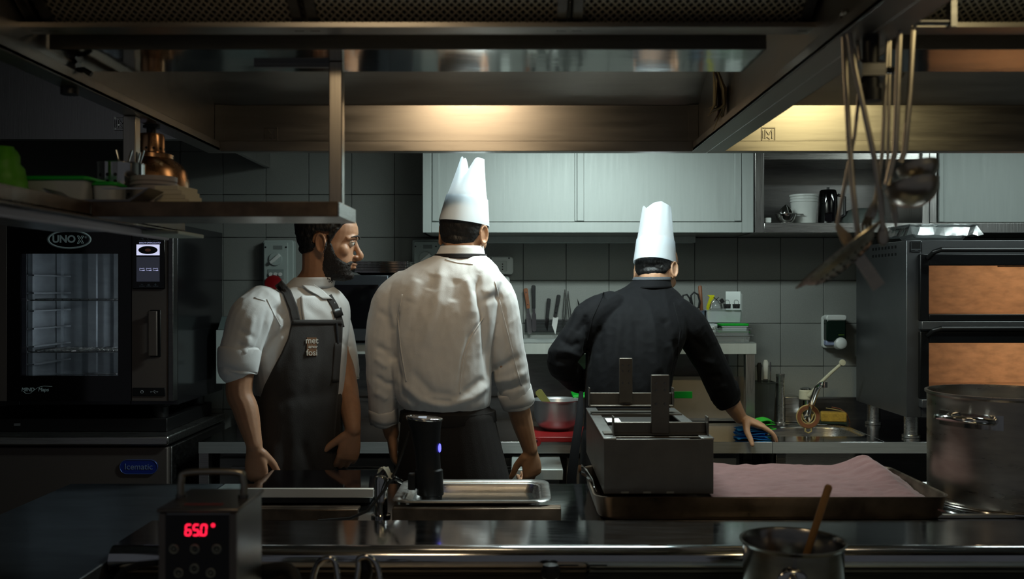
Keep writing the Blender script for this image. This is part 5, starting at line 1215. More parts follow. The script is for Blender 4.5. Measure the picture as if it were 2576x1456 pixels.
folded('green_cloth', 'bright green scouring cloth beside the sink', 1898, 1954, 1058, 1090, 3.93, mat('green_scourer','#1f9a1a',.9,bump=.4,bscale=200), 4, 2)
# utensil bin
bn, bz_, bcx, bw_ = box_tub('utensil_bin', 'tall dim clear bin of utensils by the overshelf leg', 1890, 1955, 962, 1060, 4.20, .11, clear('smoky_plastic', (.55,.60,.58), haze=.12, hcol=(.3,.33,.32)), .82, base=CZ)
def stand_knife(x, y0, w, m, label, name, Z=4.25):
    t = P(x, y0, Z); o = thing(name, label, 'knife', (t.x, Z, CZ+.006)); 
    MB().tube([(t.x, Z, t.z-.085), (t.x, Z, t.z-.05), (t.x, Z, t.z-.012), (t.x, Z, t.z)], [w*.7,w*.8,w,w*.55], 12, flat=.6, up=(0,1,0)).build('handle', m, o, smooth=50)
    MB().prism([(-w*.8,0),(w*.8,0),(w*.6,-(t.z-.085-CZ-.02)),(0,-(t.z-.085-CZ-.006)),(-w*.8,-(t.z-.085-CZ-.03))], (t.x, Z, t.z-.085), (1,0,0),(0,0,1),(0,1,0),.002).build('blade', steel_shiny, o)
stand_knife(1910, 912, .012, black_soft, 'black-handled knife standing in the utensil bin', 'knife')
stand_knife(1926, 905, .013, white_pl, 'white-handled knife standing in the utensil bin', 'knife')
stand_knife(1938, 910, .004, steel_shiny, 'thin steel skewer standing in the utensil bin', 'skewer')
# tap column, steel box
c = Vector((P(1963,0,4.22).x, 4.22, CZ+.0005)); h = P(0,940,4.22).z-CZ
tag(MB().lathe([(.001,0),(.022,0),(.022,.012),(.018,.014),(.018,h-.02),(.0195,h-.018),(.0195,h),(.017,h),(.001,h-.003)], c, 28).build('standpipe', steel_h, None, org=c, smooth=40), 'steel overflow standpipe next to the utensil bin', 'pipe')
a, b = P(1974,0,4.30), P(2012,0,4.30); tag(MB().box((a.x, 4.30, CZ+.0005), (b.x, 4.40, P(0,997,4.3).z)).build('steel_box', steel_h, None, bevel=.004), 'small steel box between standpipe and tap', 'box')
# faucet
c = Vector((P(2030,0,4.28).x, 4.28, CZ+.0005))
fa = thing('mixer_tap', 'mixer tap with ivory lever and long bent spout over the sink', 'tap', c)
def f4(x, y, d=0): return P(x, y, 4.28+d)
z0 = c.z
MB().lathe([(.001,0),(.032,0),(.032,.006),(.024,.01),(.023,f4(0,1005).z-z0),(.001,f4(0,1005).z-z0)], c, 28).build('body', steel_shiny, fa, smooth=40)
iv = mat('ivory_plastic','#b9b59c',.4)
zz = f4(0,1005).z
cp = MB().lathe([(.024,0),(.030,.004),(.029,f4(0,983).z-zz),(.024,f4(0,980).z-zz),(.001,f4(0,980).z-zz)], (c.x-.006,c.y,zz), 28).build('collar', iv, fa, smooth=40)
MB().lathe([(.024,0),(.024,.006),(.014,.012),(.001,.013)], (c.x-.006,c.y,f4(0,980).z), 24).build('cap', steel_shiny, fa, smooth=40)
MB().tube([f4(2035,996,-.03), f4(2062,965,-.06), f4(2090,938,-.09), f4(2114,917,-.11)], [.009,.008,.0075,.007], 12).build('lever', iv, fa, smooth=60)
MB().lathe([(.001,-.007),(.013,-.006),(.0145,0),(.013,.006),(.001,.007)], f4(2119,912,-.115), 24, axis=(.1,-1,.15)).build('lever_knob', iv, fa, smooth=60)
sp_ = [f4(2028,1045,-.02), f4(2033,1040,-.06), f4(2045,1005,-.14), f4(2056,975,-.20), f4(2066,966,-.22), f4(2074,966,-.225)]
MB().tube(sp_, [.014,.014,.0135,.013,.012,.011], 14, flat=.8).build('spout', steel_shiny, fa, smooth=60)
MB().cyl(sp_[-1]+Vector((0,0,-.014)), sp_[-1]+Vector((0,0,.010)), .0125, n=20).build('aerator', steel_shiny, fa)
# leather-like gasket rings hanging on the spout
c = f4(2034, 1048, -.10); o = thing('rubber_ring', 'brown rubber ring with cream edge hanging on the tap', 'ring', c)
rg = mat('brown_rubber','#7c4a2c',.7,var=.2); cr_ = mat('cream_rubber','#a8935e',.7)
rs = []
for (r_, y_) in ((.034,0),(.049,-.001),(.050,.004),(.049,.008),(.034,.008),(.033,.004)): rs.append([c+Vector((r_*math.cos(a), y_, r_*math.sin(a))) for a in [2*math.pi*k/36 for k in range(36)]])
MB().rings(rs, closed=True).build('ring', rg, o, smooth=40)
for r_ in (.050, .032): MB().tube([c+Vector((r_*math.cos(a), .005, r_*math.sin(a))) for a in [2*math.pi*k/36 for k in range(36)]], .0032, 8, closed=True).build('edge_bead', cr_, o)
MB().tube([c+Vector((-.026,.004,.012)), c+Vector((-.022,.004,-.008)), c+Vector((0,.004,-.030)), c+Vector((.016,.004,-.012)), c+Vector((.024,.004,.012))], .0030, 8).build('inner_strap', cr_, o)
MB().tube([c+Vector((-.012,.004,-.050)), c+Vector((-.014,.004,-.064)), c+Vector((0,.004,-.072)), c+Vector((.014,.004,-.064)), c+Vector((.012,.004,-.050))], .0035, 8).build('lower_loop', cr_, o)
# sponge
c = Vector((P(2102,0,4.24).x, 4.27, CZ+.0005)); 
sg = thing('sponge', 'yellow sponge with scourer behind the sink', 'sponge', c)
M = Matrix.Translation(c) @ Matrix.Rotation(R(-14),4,'Z')
MB().box((-.055,-.03,.010),(.055,.03,.052), M).build('foam', mat('sponge_foam','#a8842e',.95,bump=.6,bscale=120,var=.3,vscale=60), sg, bevel=.006)
MB().box((-.055,-.03,0),(.055,.03,.010), M).build('scourer', mat('dark_scourer','#1c2a1c',.95), sg, bevel=.002)
o = thing('rubber_strap', 'cream and brown rubber strap lying over the sponge', 'strap', c+Vector((0,0,.055)))
MB().tube([c+Vector((-.03,.01,.068)), c+Vector((0,.0,.064)), c+Vector((.03,.0,.058)), c+Vector((.05,.0,.050))], .0030, 8, flat=.6).build('strap', cr_, o, smooth=60)
MB().tube([c+Vector((.0,.02,.070)), c+Vector((.035,.02,.064)), c+Vector((.062,.01,.045)), c+Vector((.072,.0,.012)), c+Vector((.07,-.01,.006))], .0042, 8, flat=.6).build('strap_end', rg, o, smooth=60)
# steel box under / dark bin right
c = P(2330, 1165, 3.95); tag(MB().lathe([(.001,0),(.11,0),(.13,.66),(.135,.67),(.125,.67),(.105,.01),(.001,.008)], (P(2345,0,3.9).x, 3.92, .001), 32).build('waste_bin', black_mat, None, smooth=40, org=Vector((P(2345,0,3.9).x, 3.92, 0))), 'black bin under the counter left of the stock pot', 'bin')
# small steel corner rail tray behind island at right
o = thing('oven_grate', 'dark steel grate on the island behind the stock pot', 'grate', (1.33, 2.9, IZ))
g = MB()
for k in range(3): g.tube([(1.16, 2.915+k*.012, IZ+.004), (1.6, 2.915+k*.012, IZ+.004)], .0035, 6)
g.box((1.16, 2.91, IZ+.0005), (1.168, 2.945, IZ+.008)); g.box((1.59, 2.91, IZ+.0005), (1.598, 2.945, IZ+.008)); g.build('bars', steel_h, o)
# ------------------------------------------------------------------ people
CAM = Vector((0, 0, CAMZ))
def remesh(mb, voxel, it=3, name='m', fac=.5):
    me = bpy.data.meshes.new(name); me.from_pydata([tuple(v) for v in mb.v], [], mb.f)
    bm = bmesh.new(); bm.from_mesh(me); bmesh.ops.recalc_face_normals(bm, faces=bm.faces); bm.to_mesh(me); bm.free()
    o = bpy.data.objects.new(name, me); COL.objects.link(o)
    r = o.modifiers.new('r', 'REMESH'); r.mode = 'VOXEL'; r.voxel_size = voxel; r.adaptivity = 0
    s = o.modifiers.new('s', 'SMOOTH'); s.factor = fac; s.iterations = it
    dg = bpy.context.evaluated_depsgraph_get(); out = bpy.data.meshes.new_from_object(o.evaluated_get(dg))
    bpy.data.objects.remove(o); bpy.data.meshes.remove(me); return out
def co(me):
    a = np.empty(len(me.vertices)*3); me.vertices.foreach_get('co', a); return a.reshape(-1, 3)
def nrm(me):
    a = np.empty(len(me.vertices)*3); me.vertices.foreach_get('normal', a); return a.reshape(-1, 3)
def setco(me, a): me.vertices.foreach_set('co', a.ravel()); me.update()
def place(name, me, m, parent, smooth=180):
    a = co(me)-np.array(wloc(parent)); setco(me, a)
    me.polygons.foreach_set('use_smooth', [True]*len(me.polygons)); me.name = name
    return link(name, me, m, parent)
def folds(me, lines, amp=.0018, seed=0, sc=(9, 9, 5), fine=.0006):
    a = co(me); n = nrm(me)
    px = VX+a[:,0]/a[:,1]*F; py = VY-(a[:,2]-CAMZ)/a[:,1]*F
    d = np.zeros(len(a)); toward = -n[:,1]
    for pts, w, dep in lines:
        best = np.full(len(a), 1e9); tt = np.zeros(len(a)); m = len(pts)-1
        for i in range(m):
            x0, y0 = pts[i]; x1, y1 = pts[i+1]; vx, vy = x1-x0, y1-y0; L = vx*vx+vy*vy
            t = np.clip(((px-x0)*vx+(py-y0)*vy)/L, 0, 1); q = np.hypot(px-x0-t*vx, py-y0-t*vy)
            k = q < best; best[k] = q[k]; tt[k] = (i+t[k])/m
        fade = np.clip(np.minimum(tt, 1-tt)*5+.25, 0, 1)
        d += dep*np.exp(-(best/w)**2)*fade*np.clip(toward*2, 0, 1)
    z = np.array([(1-abs(noise.noise(Vector((p[0]*sc[0]*1.5+p[2]*5+seed, p[1]*sc[1]*1.5, p[2]*sc[2]*1.3-p[0]*6))))*2.2)*amp*.8+(1-abs(noise.noise(Vector((p[0]*30-p[2]*16+seed, p[1]*30, p[2]*18+p[0]*14))))*2)*fine*1.6 for p in a])
    setco(me, a+n*(d+z-amp*.6)[:,None])
def bvh(me): 
    return BVHTree.FromPolygons([tuple(v.co) for v in me.vertices], [tuple(p.vertices) for p in me.polygons])
def cast(trees, x, y, defz, off):
    d = (P(x, y, 1)-CAM).normalized(); best = None
    for t in trees:
        h = t.ray_cast(CAM, d)
        if h[0] is not None and (best is None or h[3] < best): best = h[3]
    if best is None or best > 5: best = (P(x, y, defz)-CAM).length
    return CAM+d*(best-off)
def drape(name, rows, trees, defz, off, m, parent, th=.0025, cols=24, relax=2, cap=None):
    # rows: list of (y, xl, xr) or list of ((xl,yl),(xr,yr))
    V = []
    for r in rows:
        (xl, yl), (xr, yr) = ((r[1], r[0]), (r[2], r[0])) if not hasattr(r[0], '__len__') else r
        V.append([cast(trees, xl+(xr-xl)*k/cols, yl+(yr-yl)*k/cols, defz, off) for k in range(cols+1)])
    for _ in range(relax):   # smooth depth only
        D = [[(v-CAM).length for v in r] for r in V]
        for i in range(len(V)):
            for j in range(cols+1):
                nb = [D[a][b] for a, b in ((i-1,j),(i+1,j),(i,j-1),(i,j+1)) if 0 <= a < len(V) and 0 <= b <= cols]
                V[i][j] = CAM+(V[i][j]-CAM).normalized()*min(D[i][j], .5*D[i][j]+.5*sum(nb)/len(nb))
    n = cols+1; fs = [(i*n+j, i*n+j+1, (i+1)*n+j+1, (i+1)*n+j) for i in range(len(V)-1) for j in range(cols)]
    mb = MB().add([v for r in V for v in r], fs)
    o = mb.build(name, m, parent, smooth=80); solid(o, th, 0); return o
def interp_rows(pts, step=8):
    out = []
    for (y0, a0, b0), (y1, a1, b1) in zip(pts, pts[1:]):
        k = max(1, int((y1-y0)/step))
        for i in range(k): t = i/k; out.append((y0+(y1-y0)*t, a0+(a1-a0)*t, b0+(b1-b0)*t))
    out.append(pts[-1]); return out
def strip_rows(pts, w, step=8, perp=True):
    out = []
    for i, (p, q) in enumerate(zip(pts, pts[1:])):
        L = math.hypot(q[0]-p[0], q[1]-p[1]); k = max(1, int(L/step))
        for j in range(k+(1 if i == len(pts)-2 else 0)):
            t = j/k; x, y = p[0]+(q[0]-p[0])*t, p[1]+(q[1]-p[1])*t; nx, ny = -(q[1]-p[1])/L, (q[0]-p[0])/L
            out.append(((x-nx*w/2, y-ny*w/2), (x+nx*w/2, y+ny*w/2)))
    return out
def torso_rings(mb, rings, yaw, n=28, ex=2.5):
    c, s = math.cos(yaw), math.sin(yaw); rs = []
    W_, D_ = Vector((c, s, 0)), Vector((-s, c, 0))
    # resample smoothly
    R2 = []
    for i in range(len(rings)-1):
        p0, p1, p2, p3 = [rings[max(0,min(len(rings)-1,k))] for k in (i-1,i,i+1,i+2)]
        for k in range(4):
            t = k/4; R2.append([.5*((2*b)+(c_-a)*t+(2*a-5*b+4*c_-d)*t*t+(3*b-a-3*c_+d)*t**3) for a, b, c_, d in zip(p0, p1, p2, p3)])
    R2.append(list(rings[-1]))
    for (x, y, Z, hw, hd) in R2:
        C = P(x, y, Z); ring = []
        for k in range(n):
            a = 2*math.pi*k/n; ca, sa = math.cos(a), math.sin(a)
            ring.append(C+W_*hw*math.copysign(abs(ca)**(2/ex), ca)+D_*hd*math.copysign(abs(sa)**(2/ex), sa))
        rs.append(ring)
    mb.rings(rs)
def head(mb, O, f, u, s=1.0, face=True):
    f = f.normalized(); u = (u-f*u.dot(f)).normalized(); r = f.cross(u)
    def H(a, b, c): return O+(f*a+r*b+u*c)*s
    SL = [(-.119,.070,.030,.012),(-.113,.082,.005,.030),(-.100,.090,-.005,.043),(-.085,.088,-.02,.050),(-.070,.089,-.035,.056),(-.055,.092,-.05,.061),(-.035,.090,-.066,.066),(-.015,.088,-.082,.069),(.005,.086,-.092,.071),(.025,.094,-.099,.074),(.045,.098,-.103,.077),(.065,.094,-.103,.078),(.085,.083,-.098,.074),(.103,.062,-.083,.061),(.116,.033,-.056,.040),(.122,.004,-.025,.014)]
    rs = []
    for (h, fr, bk, hw) in SL:
        mid = (fr+bk)/2*.35; ring = []
        for k in range(32):
            a = 2*math.pi*k/32; c, q = math.cos(a), math.sin(a)
            ff = (fr-mid if c > 0 else mid-bk)*math.copysign(abs(c)**.88, c)+mid
            ring.append(H(ff, hw*math.copysign(abs(q)**.92, q), h))
        rs.append(ring)
    mb.rings(rs)
    mb.limb([H(.088,0,.018), H(.100,0,-.008), H(.114,0,-.030), H(.106,0,-.040)], [.0075*s,.009*s,.0115*s,.010*s], 12, 4)
    mb.limb([H(.092,0,-.040), H(.088,0,-.056)], [.009*s,.010*s], 8, 2)
    for q in (-1, 1):
        mb.ell(H(.098, q*.011, -.036), (.008*s,.008*s,.007*s))
        mb.limb([H(.092, q*.010, .026), H(.086, q*.036, .030), H(.068, q*.055, .022)], [.007*s,.0085*s,.007*s], 8, 3)
        mb.ell(H(.054, q*.043, -.018), (.024*s,.022*s,.024*s))
        # ear
        ec = H(-.012, q*.074, -.004); eu = (u*.97-f*.18).normalized(); eo = (r*q*.90-f*.42).normalized(); ef = eu.cross(eo).normalized()
        M = Matrix((eo, ef, eu)).transposed()
        mb.ell(ec, (.0055*s,.015*s,.028*s), M)
        mb.tube([ec+eo*.009*s+(ef*math.cos(t)*.0165+eu*(math.sin(t)*.030))*s for t in [2*math.pi*k/20 for k in range(20)]], .0042*s, 8, closed=True)
        mb.ell(ec-eo*.004*s, (.009*s,.012*s,.022*s), M)
        mb.ell(ec-eu*.030*s+eo*.004*s, (.006*s,.008*s,.009*s), M)
    mb.ell(H(.094,0,-.0605), (.014*s,.014*s,.0055*s)); mb.ell(H(.0925,0,-.0725), (.013*s,.013*s,.006*s))
    mb.ell(H(.082,0,-.100), (.016*s,.018*s,.014*s))
    return f, r, u
def hand(mb, W, d, n, t, curl=(25,30,35,40), s=1.0, thumb=(.55,.75,.25), tcurl=20):
    d = Vector(d).normalized(); n = Vector(n); n = (n-d*n.dot(d)).normalized(); t0 = Vector(t); tt = d.cross(n); tt = tt if tt.dot(t0) > 0 else -tt
    rs = []
    for (q, hw, th) in ((-.012,.025,.020),(.015,.029,.018),(.045,.037,.0165),(.075,.040,.0145),(.094,.037,.011),(.101,.030,.006)):
        rs.append([W+(d*q+tt*hw*math.cos(a)+n*th*math.sin(a))*s for a in [2*math.pi*k/20 for k in range(20)]])
    mb.rings(rs)
    for i, (L, off) in enumerate(((.072,.0285),(.080,.0095),(.074,-.0095),(.058,-.0275))):
        p = W+(d*(.088 if i < 3 else .080)+tt*off)*s; pts = [p]; a = R(curl[i]*.6); spread = tt*off*1.2
        for k, fr in enumerate((.46,.30,.24)):
            dd = (d*math.cos(a)+n*math.sin(a)+spread*.8).normalized(); p = p+dd*L*fr*s; pts.append(p); a += R(curl[i])
        mb.limb(pts, [.0098*s,.0090*s,.0082*s,.0068*s], 10, 4)
    p = W+(d*.022+tt*.022+n*.004)*s; dd = (d*thumb[0]+tt*thumb[1]+n*thumb[2]).normalized(); p1 = p+dd*.042*s
    d2 = (dd+d*math.sin(R(tcurl))*1.2).normalized(); p2 = p1+d2*.032*s; p3 = p2+(d2+n*.15).normalized()*.024*s
    mb.limb([p, p1, p2, p3], [.0165*s,.0125*s,.0105*s,.0080*s], 12, 4)
    return p3, d2
def shell(name, me, fn, thick, m, parent, nz=.002, nsc=60, off=.0008):
    a = co(me); n = nrm(me); w = fn(a); keep = w > 0.001
    idx = -np.ones(len(a), int); V = []; Fs = []
    for p in me.polygons:
        vs = list(p.vertices)
        if all(keep[i] for i in vs):
            for i in vs:
                if idx[i] < 0:
                    idx[i] = len(V); q = a[i]; z = noise.noise(Vector(q)*nsc)*nz+noise.noise(Vector(q)*nsc*3)*nz*.5
                    V.append(Vector(q)+Vector(n[i])*(off*0-.0015+(thick+z+off)*min(1, w[i])))
            Fs.append(tuple(int(idx[i]) for i in vs))
    mb = MB().add(V, Fs); me2 = bpy.data.meshes.new(name); org = wloc(parent)
    me2.from_pydata([v-org for v in mb.v], [], mb.f); me2.polygons.foreach_set('use_smooth', [True]*len(me2.polygons))
    return link(name, me2, m, parent)
def sstep(x, a, b): t = np.clip((x-a)/(b-a), 0, 1); return t*t*(3-2*t)
def headco(a, O, f, r, u):
    q = a-np.array(O); F_, R_, U_ = q @ np.array(f), q @ np.array(r), q @ np.array(u)
    return F_, R_, U_, np.degrees(np.arctan2(np.abs(R_), F_))
def hair_fn(O, f, r, u, nape=-.050, front=.078, sides=.022, cut=None):
    def fn(a):
        F_, R_, U_, az = headco(a, O, f, r, u)
        line = np.interp(az, [0,35,55,68,80,95,108,125,150,180], [front,front,front-.02,sides,-.012,sides-.002,.0,nape+.01,nape,nape-.006])
        rad = np.sqrt(F_**2+R_**2+(U_*.9)**2)
        ear = (np.abs(R_) > .0745) & (U_ < .034) & (U_ > -.05) & (F_ > -.045) & (F_ < .02)
        w = sstep(U_-line, 0, .016)*(rad < .15); w[ear] = 0
        if cut is not None:
            b_, t_ = cut; ax_ = np.array((t_-b_).normalized()); w[((a-np.array(b_)) @ ax_) > .008] = 0
        return w
    return fn
def hat(name, label, base, top, r0, rb, rt, band, hts, parent, hrt, dep=.62, seed=0):
    axis = (top-base); Ht = axis.length; ax = axis.normalized(); X = Vector(hrt); X = (X-ax*X.dot(ax)).normalized(); Yv = ax.cross(X); n = 72
    def hfun(s): 
        return np.interp(s, [h[0] for h in hts], [h[1] for h in hts])
    def ring(fr, r, d, mod=0, hmod=None, k0=0):
        out = []
        for k in range(n):
            a = 2*math.pi*k/n; c, s = math.cos(a), math.sin(a)
            rr = r*(1+mod*(abs(math.sin(a*6+seed))-.5))
            hh = fr*Ht if hmod is None else (fr+(hfun(c)-1)*hmod)*Ht
            out.append(base+ax*hh+X*c*rr+Yv*s*rr*d)
        return out
    lab = MB().rings([ring(0, r0, 1.34), ring(band*.5, (r0+rb)/2, 1.30), ring(band, rb, 1.24), ring(band+.001, rb-.002, 1.23), ring(band*.5, (r0+rb)/2-.002, 1.28), ring(0, r0-.002, 1.32)], closed=True)
    o = link(name, None, None); bpy.data.objects.remove(o)
    hobj = lab.build(name, paper_hat, parent, smooth=50); hobj['label'] = label
    R_ = []
    R_.append(ring(band*.7, (r0*.3+rb*.7)-.003, 1.22))
    steps = 9
    for i in range(steps+1):
        t = i/steps; fr = band+(1-band)*t; r = rb-.002+(rt-rb)*t**.8; d = 1.22+(dep-1.22)*t**1.2
        R_.append(ring(fr, r, d, .035*min(1, t*2), t**2))
    R_.append(ring(.985, rt*.93, dep*.93, .03, 1)); R_.append(ring(.86, rt*.6, dep*.4, 0, .7)); R_.append(ring(.80, rt*.1, dep*.3, 0, .2))
    MB().rings(R_).build('crown', paper_hat, hobj, smooth=28)
    return hobj
def collar(name, c0, c1, w0, d0, w1, d1, yaw, m, parent, tilt0=Vector((0,0,0)), th=.003, gap=None):
    W_, D_ = Vector((math.cos(yaw), math.sin(yaw), 0)), Vector((-math.sin(yaw), math.cos(yaw), 0))
    n = 40; rs = []
    for i in range(5):
        t = i/4; C = c0.lerp(c1, t); w, d = w0+(w1-w0)*t, d0+(d1-d0)*t
        rs.append([C+W_*w*math.cos(a)+D_*d*math.sin(a)+Vector((0,0,1))*tilt0.dot(D_)*math.sin(a) for a in [2*math.pi*k/n for k in range(n)]])
    o = MB().rings(rs, cap=False).build(name, m, parent, smooth=80); solid(o, th, 1); return o
def cuff(parent, p0, p1, r0, r1, m, name='cuff'):
    d = (p1-p0); L = d.length; d.normalize()
    rs = [(p0, r0*.96), (p0+d*L*.03, r0*1.03), (p0+d*L*.5, (r0+r1)/2*1.03), (p1-d*L*.03, r1*1.03), (p1, r1*1.0), (p1-d*L*.1, r1*.88), (p1-d*L*.5, r1*.82)]
    mb = MB().tube([q[0] for q in rs], [q[1] for q in rs], 28); 
    me = mb.mesh('c'); bpy.data.meshes.remove(me)
    random.seed(int(r0*1e4)); ph = random.random()*6
    mb.v = [v+Vector((0,0,.003*math.sin(v.x*70+ph)+.002*math.sin(v.y*90+ph))) for v in mb.v]
    return subd(mb.build(name, m, parent, smooth=70), 1)
def legs(body, tro, hips, feet, hz):
    for (h, ft) in zip(hips, feet):
        k = h.lerp(ft, .52)+Vector((0,-.005,0)); an = Vector((ft.x, ft.y, .09))
        body.limb([h, k, an], [.075,.05,.036], 12, 4)
        tro.limb([h+Vector((0,0,.02)), h.lerp(k,.5), k, k.lerp(an,.6), an+Vector((0,0,.0))], [.095,.085,.07,.062,.058], 16, 4)
def shoes(parent, feet, fwd):
    for ft in feet:
        f = Vector(fwd).normalized(); sd = f.cross(Vector((0,0,1))); rs = []
        for (q, hw, h) in ((-.075,.018,.03),(-.07,.032,.06),(-.03,.038,.10),(.03,.040,.085),(.09,.046,.06),(.15,.042,.045),(.18,.025,.03),(.187,.008,.018)):
            rs.append([Vector((ft.x,ft.y,0))+f*q+sd*hw*math.cos(a)+Vector((0,0,max(.001, h/2+h/2*math.sin(a)))) for a in [2*math.pi*k/16 for k in range(16)]])
        MB().rings(rs).build('shoe', black_soft, parent, smooth=60)

# ================================================================== bearded man in apron
YA = R(35)
root = thing('person', 'bearded man in white jacket and charcoal bib apron, looking right', 'person', Vector((P(750,0,3.2).x, 3.2, 0)))
HO = P(824, 611, 3.2); hf = Vector((.985, .12, -.12)); hu = Vector((.12, 0, 1))
body = MB(); hf, hr, hu = head(body, HO, hf, hu, 1.0)
body.limb([HO+hf*-.025+hu*-.03, P(800,690,3.2), P(775,740,3.22)], [.056,.056,.066], 16, 5)
sR, eR, wR = P(640,782,3.06), P(602,965,3.03), P(640,1118,3.0)
sL, eL, wL = P(835,800,3.32), P(868,955,3.29), P(888,1080,3.14)
body.limb([sR, eR, P(618,1030,3.02), wR], [.045,.042,.040,.026], 14, 6)
body.limb([sL, eL, P(880,1020,3.22), wL], [.042,.040,.036,.026], 14, 6)
hand(body, wR+Vector((0,0,-.008)), (.10,-.05,-1), (.25,1,0), (1,.2,0), (62,66,68,70), 1.02, (.75,.45,.5), 30)
hand(body, wL+Vector((0,0,-.004)), (-.20,-.04,-.97), (-.45,.90,.0), (-1,-.3,.2), (40,46,52,56), 1.0, (.66,.74,.1), 10)
tor1 = [(778,716,3.21,.075,.062),(768,738,3.205,.125,.080),(752,765,3.2,.172,.100),(745,800,3.2,.185,.112),(745,860,3.2,.175,.118),(750,930,3.2,.158,.120),(752,985,3.2,.144,.116),(751,1030,3.2,.136,.108)]
core = [(x, y, Z, hw*.85, hd*.85) for x, y, Z, hw, hd in tor1]+[(748,1100,3.2,.125,.10),(748,1190,3.2,.14,.11)]
torso_rings(body, core, YA)
jk = MB(); torso_rings(jk, tor1, YA)
cR, cL = P(592,925,3.03), P(872,935,3.335)
jk.limb([P(660,765,3.09), P(632,800,3.06), P(608,870,3.035), cR], [.062,.072,.066,.056], 18, 6)
jk.limb([P(825,790,3.29), P(845,820,3.32), P(862,880,3.33), cL], [.05,.054,.050,.045], 18, 6)
hip = MB(); torso_rings(hip, [(752,980,3.2,.140,.112),(751,1010,3.2,.149,.121),(750,1040,3.2,.149,.123),(749,1090,3.2,.150,.125),(748,1180,3.2,.165,.132),(748,1280,3.2,.172,.135),(748,1400,3.2,.172,.13),(748,1500,3.2,.17,.13)], YA)
feet = [Vector((-.80,3.18,0)), Vector((-.66,3.26,0))]; tro = MB()
legs(body, tro, [P(715,1200,3.18), P(780,1200,3.24)], feet, 0)
bm_ = remesh(body, .0034, 3); jm = remesh(jk, .0042, 6); hm_me = remesh(hip, .007, 3)
folds(jm, [([(735,815),(690,850),(655,905)], 9, -.007), ([(700,780),(705,850),(690,905)], 8, .005), ([(640,790),(625,850),(612,900)], 9, .006), ([(672,780),(660,840),(640,900)], 8, -.007), ([(600,830),(640,850)], 7, -.004), ([(596,865),(655,885)], 7, -.005), ([(690,770),(715,800)], 10, -.006), ([(722,830),(700,900),(672,950)], 10, .006), ([(860,840),(868,900)], 6, .004), ([(770,770),(800,800)], 8, -.004), ([(800,770),(830,800)], 8, .003), ([(850,860),(885,875)], 6, -.004)], .0030, 3.1, (11,11,4))
folds(hm_me, [([(720,1100),(715,1200)], 10, -.008), ([(760,1110),(790,1210)], 10, -.008), ([(690,1110),(680,1210)], 9, .007), ([(810,1110),(820,1210)], 9, .006)], .003, 8, (10,10,3))
tj, th_, tb = bvh(jm), bvh(hm_me), bvh(bm_)
bd = place('body', bm_.copy(), skin, root)
shell('hair', bm_, hair_fn(HO, hf, hr, hu, -.046, .080, .03), .012, hair_m, root, .004, 90)
def beard_fn(a):
    F_, R_, U_, az = headco(a, HO, hf, hr, hu)
    topl = np.interp(az, [0,10,20,30,45,60,72,80,88,94,100], [-.047,-.047,-.049,-.056,-.048,-.034,-.006,.014,.014,-.03,-.06])
    low = np.interp(az, [0,60,90,110], [-.14,-.14,-.10,-.08])
    w = sstep(topl-U_, -.002, .012)*sstep(U_-low, 0, .01)*(az < 97)*sstep(F_, -.012, .012)
    lip = (np.abs(R_) < .022) & (U_ < -.0575) & (U_ > -.0775) & (F_ > .085); w[lip] = 0
    return w
shell('beard', bm_, beard_fn, .0034, beard_m, root, .0022, 160)
# eyebrow and eyes
for q in (-1, 1):
    def HH(a, b, c): return HO+hf*a+hr*b+hu*c
    MB().limb([HH(.103,q*.012,.027), HH(.099,q*.032,.034), HH(.080,q*.054,.028)], [.0024,.0036,.0014], 8, 4).build('eyebrow', beard_m, root, smooth=60)
    e = MB().ell(HH(.0785,q*.031,.008), (.0125,.0125,.0125)).build('eye', mat('eye_white','#b8b2aa',.2), root, smooth=60)
    MB().ell(HH(.0885,q*.0315,.007), (.004,.0055,.0055), Matrix((hf,hr,hu)).transposed()).build('iris', mat('iris_dark','#120b07',.1), e)
    MB().limb([HH(.088,q*.018,.015), HH(.0915,q*.032,.0165), HH(.082,q*.046,.013)], [.0018,.0026,.0018], 8, 4).build('eyelid', skin, root, smooth=60)
jo = place('jacket', jm, cloth_w, root)
for pts_ in ([(672,752),(690,790),(706,820)], [(640,748),(668,756)], [(757,746),(760,790),(764,806)]):
    drape('seam', strip_rows(pts_, 3.0, 6), [tj], 3.1, .0015, cloth_w, jo, .0016, 2, 0)
cuff(root, P(604,872,3.035), P(598,940,3.03), .069, .062, cloth_w)
cuff(root, P(863,905,3.33), P(873,958,3.335), .050, .044, cloth_w)
collar('collar', P(776,724,3.205), P(793,698,3.2), .086, .074, .070, .064, YA, cloth_w, root, Vector((.0,-.0,0)), .004)
drape('collar_flap', interp_rows([(700,748,762),(715,757,790),(730,775,812),(742,798,824),(752,812,836)], 4), [tj,tb], 3.12, .012, cloth_w, root, .003, 10, 1)
drape('jacket_overlap', interp_rows([(744,757,830),(760,757,842),(790,760,845),(818,764,842)], 6), [tj], 3.12, .006, cloth_w, root, .003, 14, 2)
place('apron_skirt', hm_me, cloth_apron, root)
bib = interp_rows([(806,735,861),(812,733,862),(850,725,861),(890,707,858),(930,685,855),(970,665,852),(1010,652,849),(1050,648,846),(1080,650,843),(1100,652,842),(1150,648,845),(1236,642,850)], 6)
bo = drape('apron_bib', bib, [tj,th_], 3.1, .010, cloth_apron, root, .003, 30, 4); bo['label'] = 'charcoal bib with embroidered lettering'
drape('bib_hem', interp_rows([(804,735,861),(816,733,862)], 6), [tj,th_], 3.1, .0135, cloth_apron, bo, .002, 20, 3)
drape('apron_strap', strip_rows([(700,712),(722,735),(738,775),(745,808)], 22), [tj,tb], 3.1, .008, cloth_apron, root, .003, 6, 2)
